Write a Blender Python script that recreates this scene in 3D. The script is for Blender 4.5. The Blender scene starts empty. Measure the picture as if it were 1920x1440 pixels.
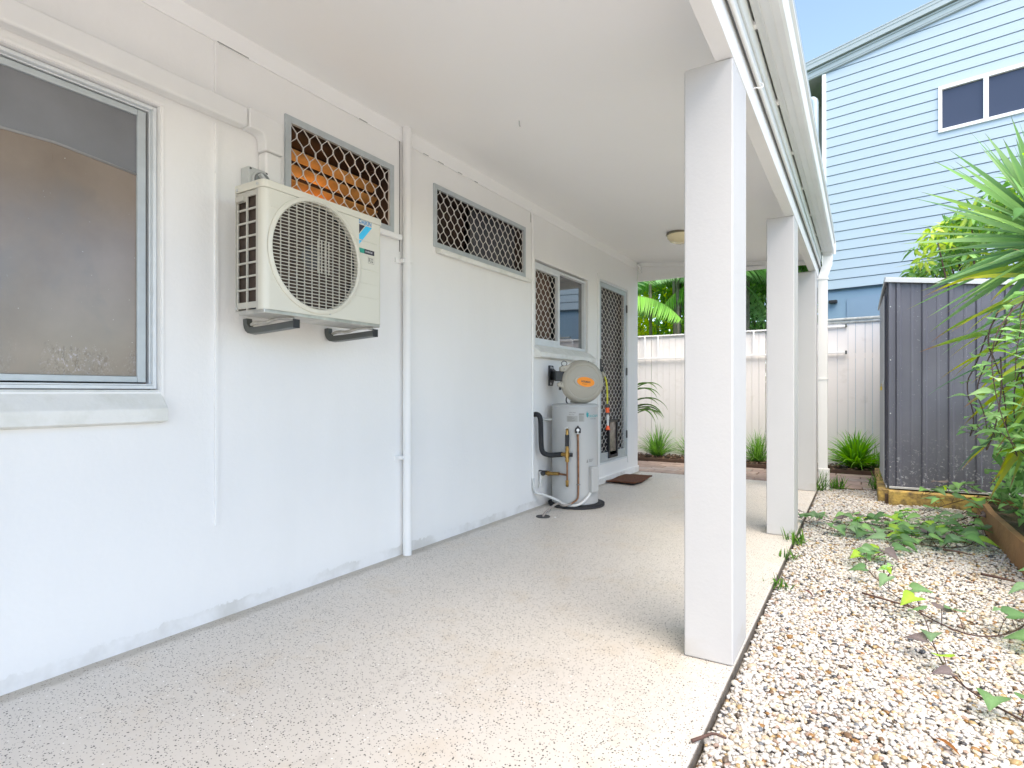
import bpy, bmesh, math, random
import numpy as np
from mathutils import Vector, Matrix
R = math.radians
random.seed(7); rng = np.random.default_rng(11)
S = bpy.context.scene
COL = S.collection

# ------------------------------------------------------------------ camera, sky, sun, exposure
cd = bpy.data.cameras.new('camera'); cam = bpy.data.objects.new('camera', cd); COL.objects.link(cam)
cam.location = (2.42, 0, 1.0)
cam.rotation_euler = (R(90), 0, R(31.432))
cd.sensor_width = 36; cd.lens = 1075/1920*36; cd.shift_y = 15/1920
cd.clip_start = .02; cd.clip_end = 500
S.camera = cam
SUN_EL, SUN_AZ = 60, 140        # azimuth: where the sun stands, degrees clockwise from +Y
w = bpy.data.worlds.new('World'); S.world = w; w.use_nodes = True
nt = w.node_tree; nt.nodes.clear()
sky = nt.nodes.new('ShaderNodeTexSky'); sky.sky_type = 'NISHITA'; sky.sun_disc = False
sky.sun_elevation = R(SUN_EL); sky.sun_rotation = R(SUN_AZ); sky.air_density = .85; sky.dust_density = .3; sky.ozone_density = 6
bg = nt.nodes.new('ShaderNodeBackground'); bg.inputs[1].default_value = .11
wo = nt.nodes.new('ShaderNodeOutputWorld')
nt.links.new(sky.outputs[0], bg.inputs[0]); nt.links.new(bg.outputs[0], wo.inputs[0])
sl = bpy.data.lights.new('sun', 'SUN'); sl.energy = 1.35; sl.angle = R(60); sl.color = (1, .97, .93)
so = bpy.data.objects.new('sun', sl); COL.objects.link(so)
sd = Vector((math.sin(R(SUN_AZ))*math.cos(R(SUN_EL)), math.cos(R(SUN_AZ))*math.cos(R(SUN_EL)), math.sin(R(SUN_EL))))
so.rotation_euler = sd.to_track_quat('Z', 'Y').to_euler()
S.view_settings.view_transform = 'Standard'; S.view_settings.look = 'None'
S.view_settings.exposure = 2.28; S.view_settings.gamma = 1
S.view_settings.use_white_balance = True; S.view_settings.white_balance_temperature = 8500; S.view_settings.white_balance_tint = 12
S.render.engine = 'CYCLES'
S.cycles.max_bounces = 12; S.cycles.diffuse_bounces = 7; S.cycles.use_denoising = True

# ------------------------------------------------------------------ helpers
def tag(o, label=None, cat=None, group=None, kind=None):
    if label: o['label'] = label
    if cat: o['category'] = cat
    if group: o['group'] = group
    if kind: o['kind'] = kind
    return o
def empty(name, loc, label=None, cat=None, group=None):
    o = bpy.data.objects.new(name, None); COL.objects.link(o); o.location = loc; o.empty_display_size = .1
    return tag(o, label, cat, group)
def root_loc(p):
    v = Vector((0, 0, 0))
    while p is not None: v += Vector(p.location); p = p.parent
    return v

SPLIT = {'edge_channel', 'gutter_clip', 'pressed_rib', 'brass_fittings', 'pipe_lagging', 'screw', 'rivet', 'hinge', 'mounting_bolt', 'pipe_bracket', 'pipe_strap', 'rail', 'escutcheon', 'pivot_arm', 'hose_connector', 'hose_collar', 'copper_pipe', 'gutter_rib', 'ceiling_joint', 'cover_strip', 'tap', 'wall_stub', 'louvre_blade', 'end_cap', 'paint_crack', 'footing'}
class MB:
    """collects shapes in world coordinates, then links them as one mesh object"""
    def __init__(s): s.v = []; s.f = []; s.m = []; s.c = []
    def add(s, vs, fs, mi=0):
        o = len(s.v); s.v += [tuple(map(float, q)) for q in vs]
        for f in fs: s.f.append(tuple(i+o for i in f)); s.m.append(mi)
        return s
    def box(s, x0, x1, y0, y1, z0, z1, mi=0):
        vs = [(x, y, z) for z in (z0, z1) for y in (y0, y1) for x in (x0, x1)]
        return s.add(vs, [(0, 2, 3, 1), (4, 5, 7, 6), (0, 1, 5, 4), (2, 6, 7, 3), (0, 4, 6, 2), (1, 3, 7, 5)], mi)
    def obox(s, o, ax, ay, az, lx, ly, lz, mi=0):
        """box centred at o with axes ax ay az and full sizes lx ly lz"""
        o = Vector(o); ax = Vector(ax).normalized(); ay = Vector(ay).normalized(); az = Vector(az).normalized()
        vs = [o+ax*x*lx/2+ay*y*ly/2+az*z*lz/2 for z in (-1, 1) for y in (-1, 1) for x in (-1, 1)]
        return s.add(vs, [(0, 2, 3, 1), (4, 5, 7, 6), (0, 1, 5, 4), (2, 6, 7, 3), (0, 4, 6, 2), (1, 3, 7, 5)], mi)
    def tube(s, pts, r, n=10, mi=0, cap=True, smooth=0):
        pts = [Vector(p) for p in pts]
        if smooth:
            for _ in range(smooth):
                q = [pts[0]]
                for a, b in zip(pts, pts[1:]): q += [a*.75+b*.25, a*.25+b*.75]
                pts = q+[pts[-1]]
        k = len(pts); rs = r if isinstance(r, (list, tuple)) else [r]*k
        if len(rs) != k: rs = list(np.interp(np.linspace(0, 1, k), np.linspace(0, 1, len(rs)), rs))
        t0 = (pts[1]-pts[0]).normalized()
        nrm = t0.orthogonal().normalized(); vs = []
        for i, p in enumerate(pts):
            t = (pts[min(i+1, k-1)]-pts[max(i-1, 0)]).normalized()
            nrm = (nrm-t*nrm.dot(t)); nrm = nrm.normalized() if nrm.length > 1e-6 else t.orthogonal().normalized()
            b = t.cross(nrm)
            for j in range(n):
                a = 2*math.pi*j/n; vs.append(p+(nrm*math.cos(a)+b*math.sin(a))*rs[i])
        fs = [(i*n+j, i*n+(j+1) % n, (i+1)*n+(j+1) % n, (i+1)*n+j) for i in range(k-1) for j in range(n)]
        if cap: fs += [tuple(range(n))[::-1], tuple((k-1)*n+j for j in range(n))]
        return s.add(vs, fs, mi)
    def lathe(s, prof, o, ax, n=40, mi=0, ref=None, cap=True):
        """prof: (radius, height along ax)"""
        o = Vector(o); ax = Vector(ax).normalized(); u = Vector(ref).normalized() if ref else ax.orthogonal().normalized(); w_ = ax.cross(u)
        vs = [o+ax*h+(u*math.cos(2*math.pi*j/n)+w_*math.sin(2*math.pi*j/n))*r for r, h in prof for j in range(n)]
        k = len(prof)
        fs = [(i*n+j, i*n+(j+1) % n, (i+1)*n+(j+1) % n, (i+1)*n+j) for i in range(k-1) for j in range(n)]
        if cap: fs += [tuple(range(n))[::-1], tuple((k-1)*n+j for j in range(n))]
        return s.add(vs, fs, mi)
    def prism(s, poly, axis, a0, a1, mi=0):
        """poly in the other two axes (order xyz), extruded along axis"""
        n = len(poly); vs = []
        for a in (a0, a1):
            for p, q in poly: vs.append({'x': (a, p, q), 'y': (p, a, q), 'z': (p, q, a)}[axis])
        fs = [(j, (j+1) % n, n+(j+1) % n, n+j) for j in range(n)]+[tuple(range(n))[::-1], tuple(range(n, 2*n))]
        return s.add(vs, fs, mi)
    def grid(s, P, mi=0):
        P = np.asarray(P); a, b = P.shape[:2]
        return s.add(P.reshape(-1, 3), [(i*b+j, i*b+j+1, (i+1)*b+j+1, (i+1)*b+j) for i in range(a-1) for j in range(b-1)], mi)
    def build(s, name, mats, parent=None, bevel=0, smooth=False, label=None, seg=2, fix=True):
        if name in SPLIT and parent is not None:
            out = [q._build(name, mats, parent, bevel, smooth, label, seg, fix) for q in s.pieces()]
            return out[0]
        return s._build(name, mats, parent, bevel, smooth, label, seg, fix)
    def pieces(s, tol=.002):
        up = list(range(len(s.v)))
        def fd(i):
            while up[i] != i: up[i] = up[up[i]]; i = up[i]
            return i
        for f in s.f:
            for k in f[1:]: up[fd(k)] = fd(f[0])
        gr = {}
        for i in range(len(s.v)): gr.setdefault(fd(i), []).append(i)
        V = np.array(s.v); ks = list(gr); lo = {k: V[gr[k]].min(0)-tol for k in ks}; hi = {k: V[gr[k]].max(0)+tol for k in ks}
        ch = {k: k for k in ks}
        def fc(k):
            while ch[k] != k: k = ch[k]
            return k
        for i, a in enumerate(ks):
            for c in ks[i+1:]:
                if (lo[a] <= hi[c]).all() and (lo[c] <= hi[a]).all(): ch[fc(a)] = fc(c)
        res = {}
        for k in ks: res.setdefault(fc(k), set()).update(gr[k])
        out = []
        for st in res.values():
            q = MB(); idx = {}
            for i in sorted(st): idx[i] = len(q.v); q.v.append(s.v[i])
            for f, m in zip(s.f, s.m):
                if f[0] in idx: q.f.append(tuple(idx[i] for i in f)); q.m.append(m)
            out.append(q)
        return out
    def _build(s, name, mats, parent=None, bevel=0, smooth=False, label=None, seg=2, fix=True):
        me = bpy.data.meshes.new(name); L = root_loc(parent)
        me.from_pydata([(x-L.x, y-L.y, z-L.z) for x, y, z in s.v], [], s.f)
        if not isinstance(mats, (list, tuple)): mats = [mats]
        for m in mats: me.materials.append(m)
        if len(mats) > 1: me.polygons.foreach_set('material_index', s.m)
        if fix:
            b = bmesh.new(); b.from_mesh(me); bmesh.ops.recalc_face_normals(b, faces=b.faces); b.to_mesh(me); b.free()
        if s.c:
            at = me.color_attributes.new('col', 'FLOAT_COLOR', 'POINT')
            at.data.foreach_set('color', np.asarray(s.c, dtype=np.float32).ravel())
        o = bpy.data.objects.new(name, me); COL.objects.link(o); o.parent = parent
        if smooth:
            me.shade_smooth()
            if smooth == 'auto': me.set_sharp_from_angle(angle=R(35))
        if bevel:
            md = o.modifiers.new('bevel', 'BEVEL'); md.width = bevel; md.segments = seg; md.limit_method = 'ANGLE'; md.angle_limit = R(40)
            if not smooth: me.shade_smooth()
            md.harden_normals = True
        me.update()
        if label: o['label'] = label
        return o

def npmesh(name, V, F, C, mat, parent=None, smooth=True, origin=None):
    """big mesh straight from arrays; F is (n,3) or (n,4); C per-vertex rgb"""
    me = bpy.data.meshes.new(name)
    V = np.asarray(V, dtype=np.float32); F = np.asarray(F, dtype=np.int32)
    L = np.array(root_loc(parent) if parent is not None else (origin if origin is not None else (0, 0, 0)), dtype=np.float32)
    V = V-L
    k = F.shape[1]
    me.vertices.add(len(V)); me.vertices.foreach_set('co', V.ravel())
    me.loops.add(F.size); me.loops.foreach_set('vertex_index', F.ravel())
    me.polygons.add(len(F)); me.polygons.foreach_set('loop_start', np.arange(0, F.size, k, dtype=np.int32))
    me.polygons.foreach_set('loop_total', np.full(len(F), k, dtype=np.int32))
    me.update(calc_edges=True)
    if C is not None:
        C = np.concatenate([np.asarray(C, dtype=np.float32), np.ones((len(V), 1), dtype=np.float32)], 1)
        at = me.color_attributes.new('col', 'FLOAT_COLOR', 'POINT'); at.data.foreach_set('color', C.ravel())
    me.materials.append(mat)
    if smooth: me.shade_smooth()
    o = bpy.data.objects.new(name, me); COL.objects.link(o); o.parent = parent
    if parent is None and origin is not None: o.location = origin
    return o

# ------------------------------------------------------------------ materials
def mat(name, col, rough=.6, metal=0, bump=0, bscale=80, var=0, vscale=3, spec=None, coat=0, col2=None, thr=None):
    m = bpy.data.materials.new(name); m.use_nodes = True; n = m.node_tree; P = n.nodes['Principled BSDF']
    P.inputs['Base Color'].default_value = (*col, 1); P.inputs['Roughness'].default_value = rough; P.inputs['Metallic'].default_value = metal
    if spec is not None: P.inputs['Specular IOR Level'].default_value = spec
    if coat: P.inputs['Coat Weight'].default_value = coat
    tc = n.nodes.new('ShaderNodeTexCoord')
    if var or col2:
        no = n.nodes.new('ShaderNodeTexNoise'); no.inputs['Scale'].default_value = vscale; no.inputs['Detail'].default_value = 6; no.inputs['Roughness'].default_value = .6
        n.links.new(tc.outputs['Object'], no.inputs['Vector'])
        rp = n.nodes.new('ShaderNodeValToRGB'); lo, hi = thr or (.3, .7)
        rp.color_ramp.elements[0].position = lo; rp.color_ramp.elements[1].position = hi
        c2 = col2 or tuple(max(0, c*(1-var)) for c in col)
        rp.color_ramp.elements[0].color = (*c2, 1); rp.color_ramp.elements[1].color = (*col, 1)
        n.links.new(no.outputs['Fac'], rp.inputs[0]); n.links.new(rp.outputs[0], P.inputs['Base Color'])
    if bump:
        nb = n.nodes.new('ShaderNodeTexNoise'); nb.inputs['Scale'].default_value = bscale; nb.inputs['Detail'].default_value = 4
        n.links.new(tc.outputs['Object'], nb.inputs['Vector'])
        b = n.nodes.new('ShaderNodeBump'); b.inputs['Strength'].default_value = bump; b.inputs['Distance'].default_value = .01
        n.links.new(nb.outputs['Fac'], b.inputs['Height']); n.links.new(b.outputs[0], P.inputs['Normal'])
    return m
def colmat(name, rough=.5, trans=0, spec=.4, bump=0):
    m = bpy.data.materials.new(name); m.use_nodes = True; n = m.node_tree; P = n.nodes['Principled BSDF']
    a = n.nodes.new('ShaderNodeAttribute'); a.attribute_name = 'col'
    n.links.new(a.outputs['Color'], P.inputs['Base Color']); P.inputs['Roughness'].default_value = rough
    P.inputs['Specular IOR Level'].default_value = spec
    if trans:
        T = n.nodes.new('ShaderNodeBsdfTranslucent'); mx = n.nodes.new('ShaderNodeMixShader'); mx.inputs[0].default_value = trans
        hs = n.nodes.new('ShaderNodeHueSaturation'); hs.inputs['Saturation'].default_value = 1.15; hs.inputs['Value'].default_value = 1.6
        n.links.new(a.outputs['Color'], hs.inputs['Color']); n.links.new(hs.outputs[0], T.inputs['Color'])
        n.links.new(P.outputs[0], mx.inputs[1]); n.links.new(T.outputs[0], mx.inputs[2])
        n.links.new(mx.outputs[0], n.nodes['Material Output'].inputs['Surface'])
    return m
WHITE = (.81, .81, .80)
M = dict(
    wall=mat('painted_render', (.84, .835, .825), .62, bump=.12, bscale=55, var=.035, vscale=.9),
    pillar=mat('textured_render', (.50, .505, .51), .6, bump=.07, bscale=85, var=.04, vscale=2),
    ceiling=mat('ceiling_paint', (.88, .88, .875), .6, var=.03, vscale=.7, bump=.03, bscale=30),
    trim=mat('white_trim', (.80, .80, .79), .42, var=.05, vscale=6),
    gutter=mat('gutter_paint', (.70, .715, .71), .4, var=.08, vscale=3),
    fascia=mat('fascia_paint', (.72, .75, .74), .45, var=.1, vscale=5),
    pvc=mat('painted_pipe', (.80, .80, .79), .4, bump=.04, bscale=40),
    alu=mat('grey_blue_aluminium', (.50, .55, .57), .38, .25, var=.12, vscale=14),
    alu_white=mat('pale_aluminium', (.70, .74, .76), .38, .1, var=.08, vscale=14),
    grille=mat('grille_wire', (.72, .70, .67), .4),
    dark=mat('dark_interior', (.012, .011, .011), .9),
    brown=mat('brown_louvre', (.075, .045, .032), .6, var=.4, vscale=12),
    brown_door=mat('brown_door', (.055, .035, .03), .5, var=.3, vscale=6),
    louvre=mat('varnished_timber', (.80, .38, .12), .35, var=.45, vscale=9),
    sill=mat('sill_paint', (.76, .76, .73), .6, bump=.2, bscale=60, col2=(.66, .66, .61), vscale=9, thr=(.3, .55)),
    cream=mat('cream_enamel', (.66, .64, .55), .38, coat=.1),
    cream_dark=mat('cream_side_panel', (.50, .48, .42), .45),
    coil=mat('coil_fins', (.085, .055, .04), .5, .3, var=.5, vscale=30),
    black=mat('black_plastic', (.018, .018, .02), .45),
    rubber=mat('black_foam', (.02, .021, .024), .75, bump=.2, bscale=200),
    fan=mat('fan_blade', (.07, .07, .072), .5),
    steel=mat('bracket_steel', (.115, .125, .12), .42, .4),
    galv=mat('galvanised_tray', (.60, .58, .53), .3, .5, var=.4, vscale=15),
    grey=mat('grey_plastic', (.50, .52, .51), .4),
    cyan=mat('cyan_print', (0, .50, .80), .5), blue=mat('blue_print', (.0, .22, .50), .5), charcoal=mat('charcoal_print', (.035, .03, .045), .5),
    teal=mat('teal_print', (.0, .29, .31), .5), greenp=mat('green_print', (.0, .30, .22), .5), whitep=mat('white_print', (.8, .8, .8), .5),
    tank=mat('heater_enamel', (.44, .445, .44), .36, var=.05, vscale=5, coat=.15),
    tank_trim=mat('heater_cover', (.42, .425, .42), .4),
    label=mat('sticker', (.34, .34, .32), .5), ink=mat('ink', (.08, .08, .08), .6), ink_grey=mat('grey_ink', (.22, .22, .21), .6),
    brass=mat('brass', (.50, .30, .10), .32, .9, var=.4, vscale=60),
    copper=mat('copper', (.34, .17, .10), .35, .9, var=.45, vscale=30),
    conduit=mat('grey_conduit', (.60, .61, .60), .4),
    drain_hose=mat('braided_hose', (.30, .27, .25), .5, .3),
    reel=mat('beige_plastic', (.40, .37, .31), .42, var=.05, vscale=6),
    reel_back=mat('taupe_plastic', (.34, .30, .25), .5),
    plate=mat('bracket_plastic', (.03, .032, .036), .55),
    orange=mat('orange_badge', (.95, .27, .0), .4), redor=mat('orange_fitting', (.85, .10, .02), .4),
    hose=mat('yellow_hose', (.50, .46, .04), .4), hose_dark=mat('dark_green_hose', (.03, .05, .04), .5),
    mulch=mat('mulch', (.10, .055, .035), .95, bump=1, bscale=60, col2=(.03, .018, .012), vscale=30),
    blue_wall=mat('blue_weatherboard', (.36, .475, .555), .5, var=.04, vscale=.9),
    blue_low=mat('blue_render', (.20, .34, .46), .6, var=.10, vscale=1.5, bump=.1, bscale=30),
    roofing=mat('grey_green_steel', (.36, .43, .43), .4, .25, var=.08, vscale=2),
    house_white=mat('house_white_trim', (.80, .83, .84), .4),
    soffit=mat('grey_soffit', (.30, .32, .31), .7),
    glass_dark=mat('dark_tinted_glass', (.035, .045, .075), .12, spec=.6),
    fence=mat('white_fence_paint', (.77, .76, .76), .65, bump=.2, bscale=30, col2=(.66, .64, .62), vscale=5, thr=(.22, .42)),
    fence_cap=mat('grey_capping', (.42, .46, .46), .5, var=.5, vscale=20), soil=mat('soil', (.12, .08, .055), .95, bump=1, bscale=40),
    brown_fence=mat('brown_paling', (.22, .14, .09), .8, var=.4, vscale=4),
    shed_trim=mat('shed_steel_trim', (.50, .52, .54), .4, .3),
    brass_lock=mat('padlock_brass', (.55, .40, .10), .35, .8),
    sleeper=mat('yellow_timber', (.50, .34, .10), .85, bump=.8, bscale=45, col2=(.13, .09, .05), vscale=13, thr=(.36, .60)),
    board=mat('treated_pine', (.42, .22, .10), .75, bump=.5, bscale=40, col2=(.27, .13, .06), vscale=5),
    coir=mat('brown_coir', (.19, .07, .035), .98, bump=1, bscale=260, var=.5, vscale=60),
    ground=mat('ground_soil', (.16, .15, .10), .95, col2=(.07, .09, .03), vscale=.7),
    bark=mat('palm_bark', (.23, .21, .17), .9, bump=.8, bscale=30, var=.5, vscale=9),
    stem=mat('vine_stem', (.07, .035, .03), .6), leaf=colmat('leaf', .42, .45), leaf_gloss=colmat('glossy_leaf', .32, .22, .5),
    pebble=colmat('pebble_stone', .35, 0, .45), flake=colmat('paver_brick', .85, 0, .2),
    lamp_glass=mat('lamp_shade_glass', (.82, .70, .45), .25, coat=.5), lamp_ring=mat('lamp_ring', (.30, .27, .20), .35, .8),
)
def nodes(m): return m.node_tree, m.node_tree.nodes['Principled BSDF']
def N(n, t, **k):
    x = n.nodes.new(t)
    for a, b in k.items(): setattr(x, a, b)
    return x
def mixc(n, fac, a, b, blend='MIX'):
    x = n.nodes.new('ShaderNodeMix'); x.data_type = 'RGBA'; x.blend_type = blend
    for s_, v in ((x.inputs[0], fac), (x.inputs[6], a), (x.inputs[7], b)):
        if hasattr(v, 'is_linked') or hasattr(v, 'links'): n.links.new(v, s_)
        elif isinstance(v, (int, float)): s_.default_value = v
        else: s_.default_value = (*v, 1)
    return x.outputs[2]
def ramp(n, src, p0, p1, c0=(0, 0, 0), c1=(1, 1, 1)):
    r = n.nodes.new('ShaderNodeValToRGB'); r.color_ramp.elements[0].position = p0; r.color_ramp.elements[1].position = p1
    r.color_ramp.elements[0].color = (*c0, 1); r.color_ramp.elements[1].color = (*c1, 1); n.links.new(src, r.inputs[0]); return r.outputs[0]
def noise(n, vec, scale, detail=4, rough=.55):
    x = n.nodes.new('ShaderNodeTexNoise'); x.inputs['Scale'].default_value = scale; x.inputs['Detail'].default_value = detail; x.inputs['Roughness'].default_value = rough
    n.links.new(vec, x.inputs['Vector']); return x.outputs['Fac']
def math_(n, op, a, b=0.):
    x = n.nodes.new('ShaderNodeMath'); x.operation = op
    for s_, v in ((x.inputs[0], a), (x.inputs[1], b)):
        if isinstance(v, (int, float)): s_.default_value = v
        else: n.links.new(v, s_)
    return x.outputs[0]
def mapping(n, vec, sc):
    x = n.nodes.new('ShaderNodeMapping'); x.inputs['Scale'].default_value = sc; n.links.new(vec, x.inputs[0]); return x.outputs[0]

# flaked epoxy floor
def floor_mat():
    m = mat('flaked_floor_coating', (.62, .58, .53), .42); n, P = nodes(m)
    tc = N(n, 'ShaderNodeTexCoord').outputs['Object']
    base = mixc(n, ramp(n, noise(n, tc, 1.3, 5), .35, .7), (.55, .522, .482), (.60, .572, .532))
    base = mixc(n, ramp(n, noise(n, tc, 2.6, 6, .7), .52, .78), base, (.53, .465, .385))
    out = base
    for sc, th, pr, c in ((88, .24, .42, (.02, .024, .024)), (150, .27, .40, (.06, .062, .06)), (75, .18, .10, (.85, .85, .84)), (62, .15, .13, (.03, .03, .03))):
        v = N(n, 'ShaderNodeTexVoronoi', feature='F1'); v.inputs['Scale'].default_value = sc
        wv = N(n, 'ShaderNodeVectorMath', operation='ADD'); nn = N(n, 'ShaderNodeTexNoise'); nn.inputs['Scale'].default_value = sc*1.3
        n.links.new(tc, nn.inputs['Vector']); ms = N(n, 'ShaderNodeVectorMath', operation='SCALE'); ms.inputs['Scale'].default_value = .35/sc
        n.links.new(nn.outputs['Color'], ms.inputs[0]); n.links.new(tc, wv.inputs[0]); n.links.new(ms.outputs[0], wv.inputs[1]); n.links.new(wv.outputs[0], v.inputs['Vector'])
        d = math_(n, 'LESS_THAN', v.outputs['Distance'], th)
        sp = N(n, 'ShaderNodeSeparateColor'); n.links.new(v.outputs['Color'], sp.inputs[0])
        p = math_(n, 'LESS_THAN', sp.outputs[0], pr)
        out = mixc(n, math_(n, 'MULTIPLY', d, p), out, c)
    st = ramp(n, noise(n, mapping(n, tc, (1, 1, 1)), 3.1, 9, .8), .57, .72)      # dirt marks
    out = mixc(n, math_(n, 'MULTIPLY', st, .35), out, (.22, .19, .16))
    # grime where floor meets wall
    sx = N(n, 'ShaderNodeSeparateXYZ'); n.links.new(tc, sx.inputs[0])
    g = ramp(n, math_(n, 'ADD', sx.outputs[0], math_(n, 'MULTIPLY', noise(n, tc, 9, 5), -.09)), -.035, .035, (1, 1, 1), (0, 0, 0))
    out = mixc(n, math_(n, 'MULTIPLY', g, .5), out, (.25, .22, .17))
    n.links.new(out, P.inputs['Base Color'])
    b = N(n, 'ShaderNodeBump'); b.inputs['Strength'].default_value = .15; b.inputs['Distance'].default_value = .004
    n.links.new(noise(n, tc, 140, 3), b.inputs['Height']); n.links.new(b.outputs[0], P.inputs['Normal'])
    return m
M['floor'] = floor_mat()
def wear(m, hgt):
    n, P = nodes(m); tc = N(n, 'ShaderNodeTexCoord').outputs['Object']; sx = N(n, 'ShaderNodeSeparateXYZ'); n.links.new(tc, sx.inputs[0])
    old = P.inputs['Base Color'].links[0].from_socket
    low = ramp(n, math_(n, 'ADD', sx.outputs[2], math_(n, 'MULTIPLY', noise(n, tc, 14, 8, .8), -hgt*5)), -hgt*2.6, -hgt*.6, (1, 1, 1), (0, 0, 0))
    low = math_(n, 'MULTIPLY', low, ramp(n, noise(n, tc, 2.3, 5, .6), .46, .62))
    c = mixc(n, math_(n, 'MULTIPLY', low, .42), old, (.42, .39, .33))
    sc = math_(n, 'MULTIPLY', ramp(n, noise(n, mapping(n, tc, (22, 22, 9)), 1.4, 3, .6), .735, .76), ramp(n, noise(n, tc, 1.7, 2), .5, .6))
    c = mixc(n, math_(n, 'MULTIPLY', sc, .55), c, (.30, .28, .26))
    c = mixc(n, math_(n, 'MULTIPLY', ramp(n, noise(n, mapping(n, tc, (2.2, 2.2, .45)), 1.3, 6, .65), .45, .75), .10), c, (.62, .62, .60))
    n.links.new(c, P.inputs['Base Color'])
wear(M['wall'], .022); wear(M['pillar'], .03)

def dirty_glass():
    m = mat('dirty_frosted_glass', (.2, .17, .15), .16, spec=.9); n, P = nodes(m); P.inputs['IOR'].default_value = 1.45
    tc = N(n, 'ShaderNodeTexCoord').outputs['Object']; sx = N(n, 'ShaderNodeSeparateXYZ'); n.links.new(tc, sx.inputs[0])
    base = mixc(n, ramp(n, noise(n, tc, 2.5, 5), .3, .7), (.20, .155, .122), (.275, .22, .18))
    # lime and mould streaks low on the pane (object z measured from the sill)
    low = ramp(n, math_(n, 'ADD', sx.outputs[2], math_(n, 'MULTIPLY', noise(n, mapping(n, tc, (1, 18, 7)), 2.0, 10, .85), -.20)), -.085, -.03, (1, 1, 1), (0, 0, 0))
    low = math_(n, 'MULTIPLY', low, ramp(n, noise(n, mapping(n, tc, (1, 3, 1)), 2.2, 3), .40, .55))
    base = mixc(n, math_(n, 'MULTIPLY', math_(n, 'MULTIPLY', low, ramp(n, noise(n, mapping(n, tc, (1, 55, 40)), 1.6, 8, .8), .53, .58)), .8), base, (.40, .37, .40))
    dk = math_(n, 'MULTIPLY', low, ramp(n, noise(n, mapping(n, tc, (1, 40, 20)), 1.1, 7, .8), .50, .60))
    base = mixc(n, math_(n, 'MULTIPLY', dk, .7), base, (.11, .08, .045))
    cl_ = ramp(n, noise(n, mapping(n, tc, (1, 2.2, 1.6)), 2.1, 4, .6), .50, .68)
    base = mixc(n, math_(n, 'MULTIPLY', cl_, .5), base, (.17, .155, .145))
    base = mixc(n, ramp(n, noise(n, mapping(n, tc, (1, 50, 1.6)), 1.0, 5, .7), .69, .74), base, (.10, .075, .03))
    base = mixc(n, ramp(n, noise(n, tc, 95, 2), .745, .78), base, (.5, .48, .46))
    n.links.new(base, P.inputs['Base Color'])
    n.links.new(ramp(n, noise(n, tc, 3, 4), .3, .7, (.09,)*3, (.22,)*3), P.inputs['Roughness'])
    b = N(n, 'ShaderNodeBump'); b.inputs['Strength'].default_value = .12; b.inputs['Distance'].default_value = .002
    n.links.new(noise(n, tc, 260, 2), b.inputs['Height']); n.links.new(b.outputs[0], P.inputs['Normal'])
    return m
M['dirty_glass'] = dirty_glass()
M['reflection_grey'] = mat('grey_ceiling_reflection', (.20, .205, .22), .3, spec=.6, var=.2, vscale=3, bump=.1, bscale=260)  # grey stands in for the ceiling mirrored in the big window
M['clear_glass'] = mat('window_glass', (.02, .025, .03), .03, spec=1.0)
P_ = M['clear_glass'].node_tree.nodes['Principled BSDF']; P_.inputs['IOR'].default_value = 2.1

def shed_mat():
    m = mat('charcoal_sheet_steel', (.10, .105, .125), .38); n, P = nodes(m)
    tc = N(n, 'ShaderNodeTexCoord').outputs['Object']; sx = N(n, 'ShaderNodeSeparateXYZ'); n.links.new(tc, sx.inputs[0])
    base = mixc(n, ramp(n, noise(n, tc, 2, 5), .3, .7), (.080, .084, .112), (.115, .12, .152))
    dots = ramp(n, noise(n, tc, 75, 3, .6), .685, .72)
    base = mixc(n, math_(n, 'MULTIPLY', dots, .7), base, (.42, .44, .47))
    lowd = math_(n, 'MULTIPLY', ramp(n, sx.outputs[2], .02, .55, (1, 1, 1), (0, 0, 0)), ramp(n, noise(n, tc, 38, 4, .7), .56, .66))
    base = mixc(n, math_(n, 'MULTIPLY', lowd, .8), base, (.45, .47, .52))
    st = math_(n, 'MULTIPLY', ramp(n, noise(n, mapping(n, tc, (60, 60, 2.2)), 1, 2), .76, .78), ramp(n, sx.outputs[2], .3, .7, (1, 1, 1), (0, 0, 0)))
    base = mixc(n, st, base, (.40, .52, .55))
    n.links.new(base, P.inputs['Base Color']); P.inputs['Metallic'].default_value = .1
    return m
M['shed'] = shed_mat()

# ------------------------------------------------------------------ the setting
# ground sheet, patio, path, garden beds, gravel base
g = MB(); gs = 150
g.grid([[(x, y, -.14) for x in np.linspace(-gs, gs, 7)] for y in np.linspace(-gs, gs, 7)])
tag(g.build('ground', M['ground']), kind='structure')
b = MB(); b.box(3.24, 14, -14, 5.88, -.13, -.02); b.box(-6, 3.24, -14, -4.01, -.13, -.02); tag(b.build('bounce_paving', mat('pale_bounce_surface', (.64, .62, .59), .85, var=.1, vscale=2, bump=.1)), kind='structure')  # unseen pale paving, added to bounce light up under the patio roof
p = MB(); p.box(-.3, 2.02, -4, 7.0, -.13, 0)
tag(p.build('patio_floor', M['floor'], bevel=.006), kind='structure')
b = MB(); b.box(2.0205, 2.0235, -4, 7.0, -.13, -.010); tag(b.build('slab_gap_shade', mat('dark_gap_shade', (.15, .13, .11), .9, bump=.6, bscale=40, var=.6, vscale=20)), kind='structure')  # dark strip painted in for the shade in the gap beside the slab
gb = MB(); gb.box(2.02, 3.19, -4, 7.5, -.135, -.045)
tag(gb.build('gravel_base', mat('gravel_grit', (.50, .46, .40), .95, bump=1, bscale=90, var=.6, vscale=50)), kind='structure')
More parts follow.
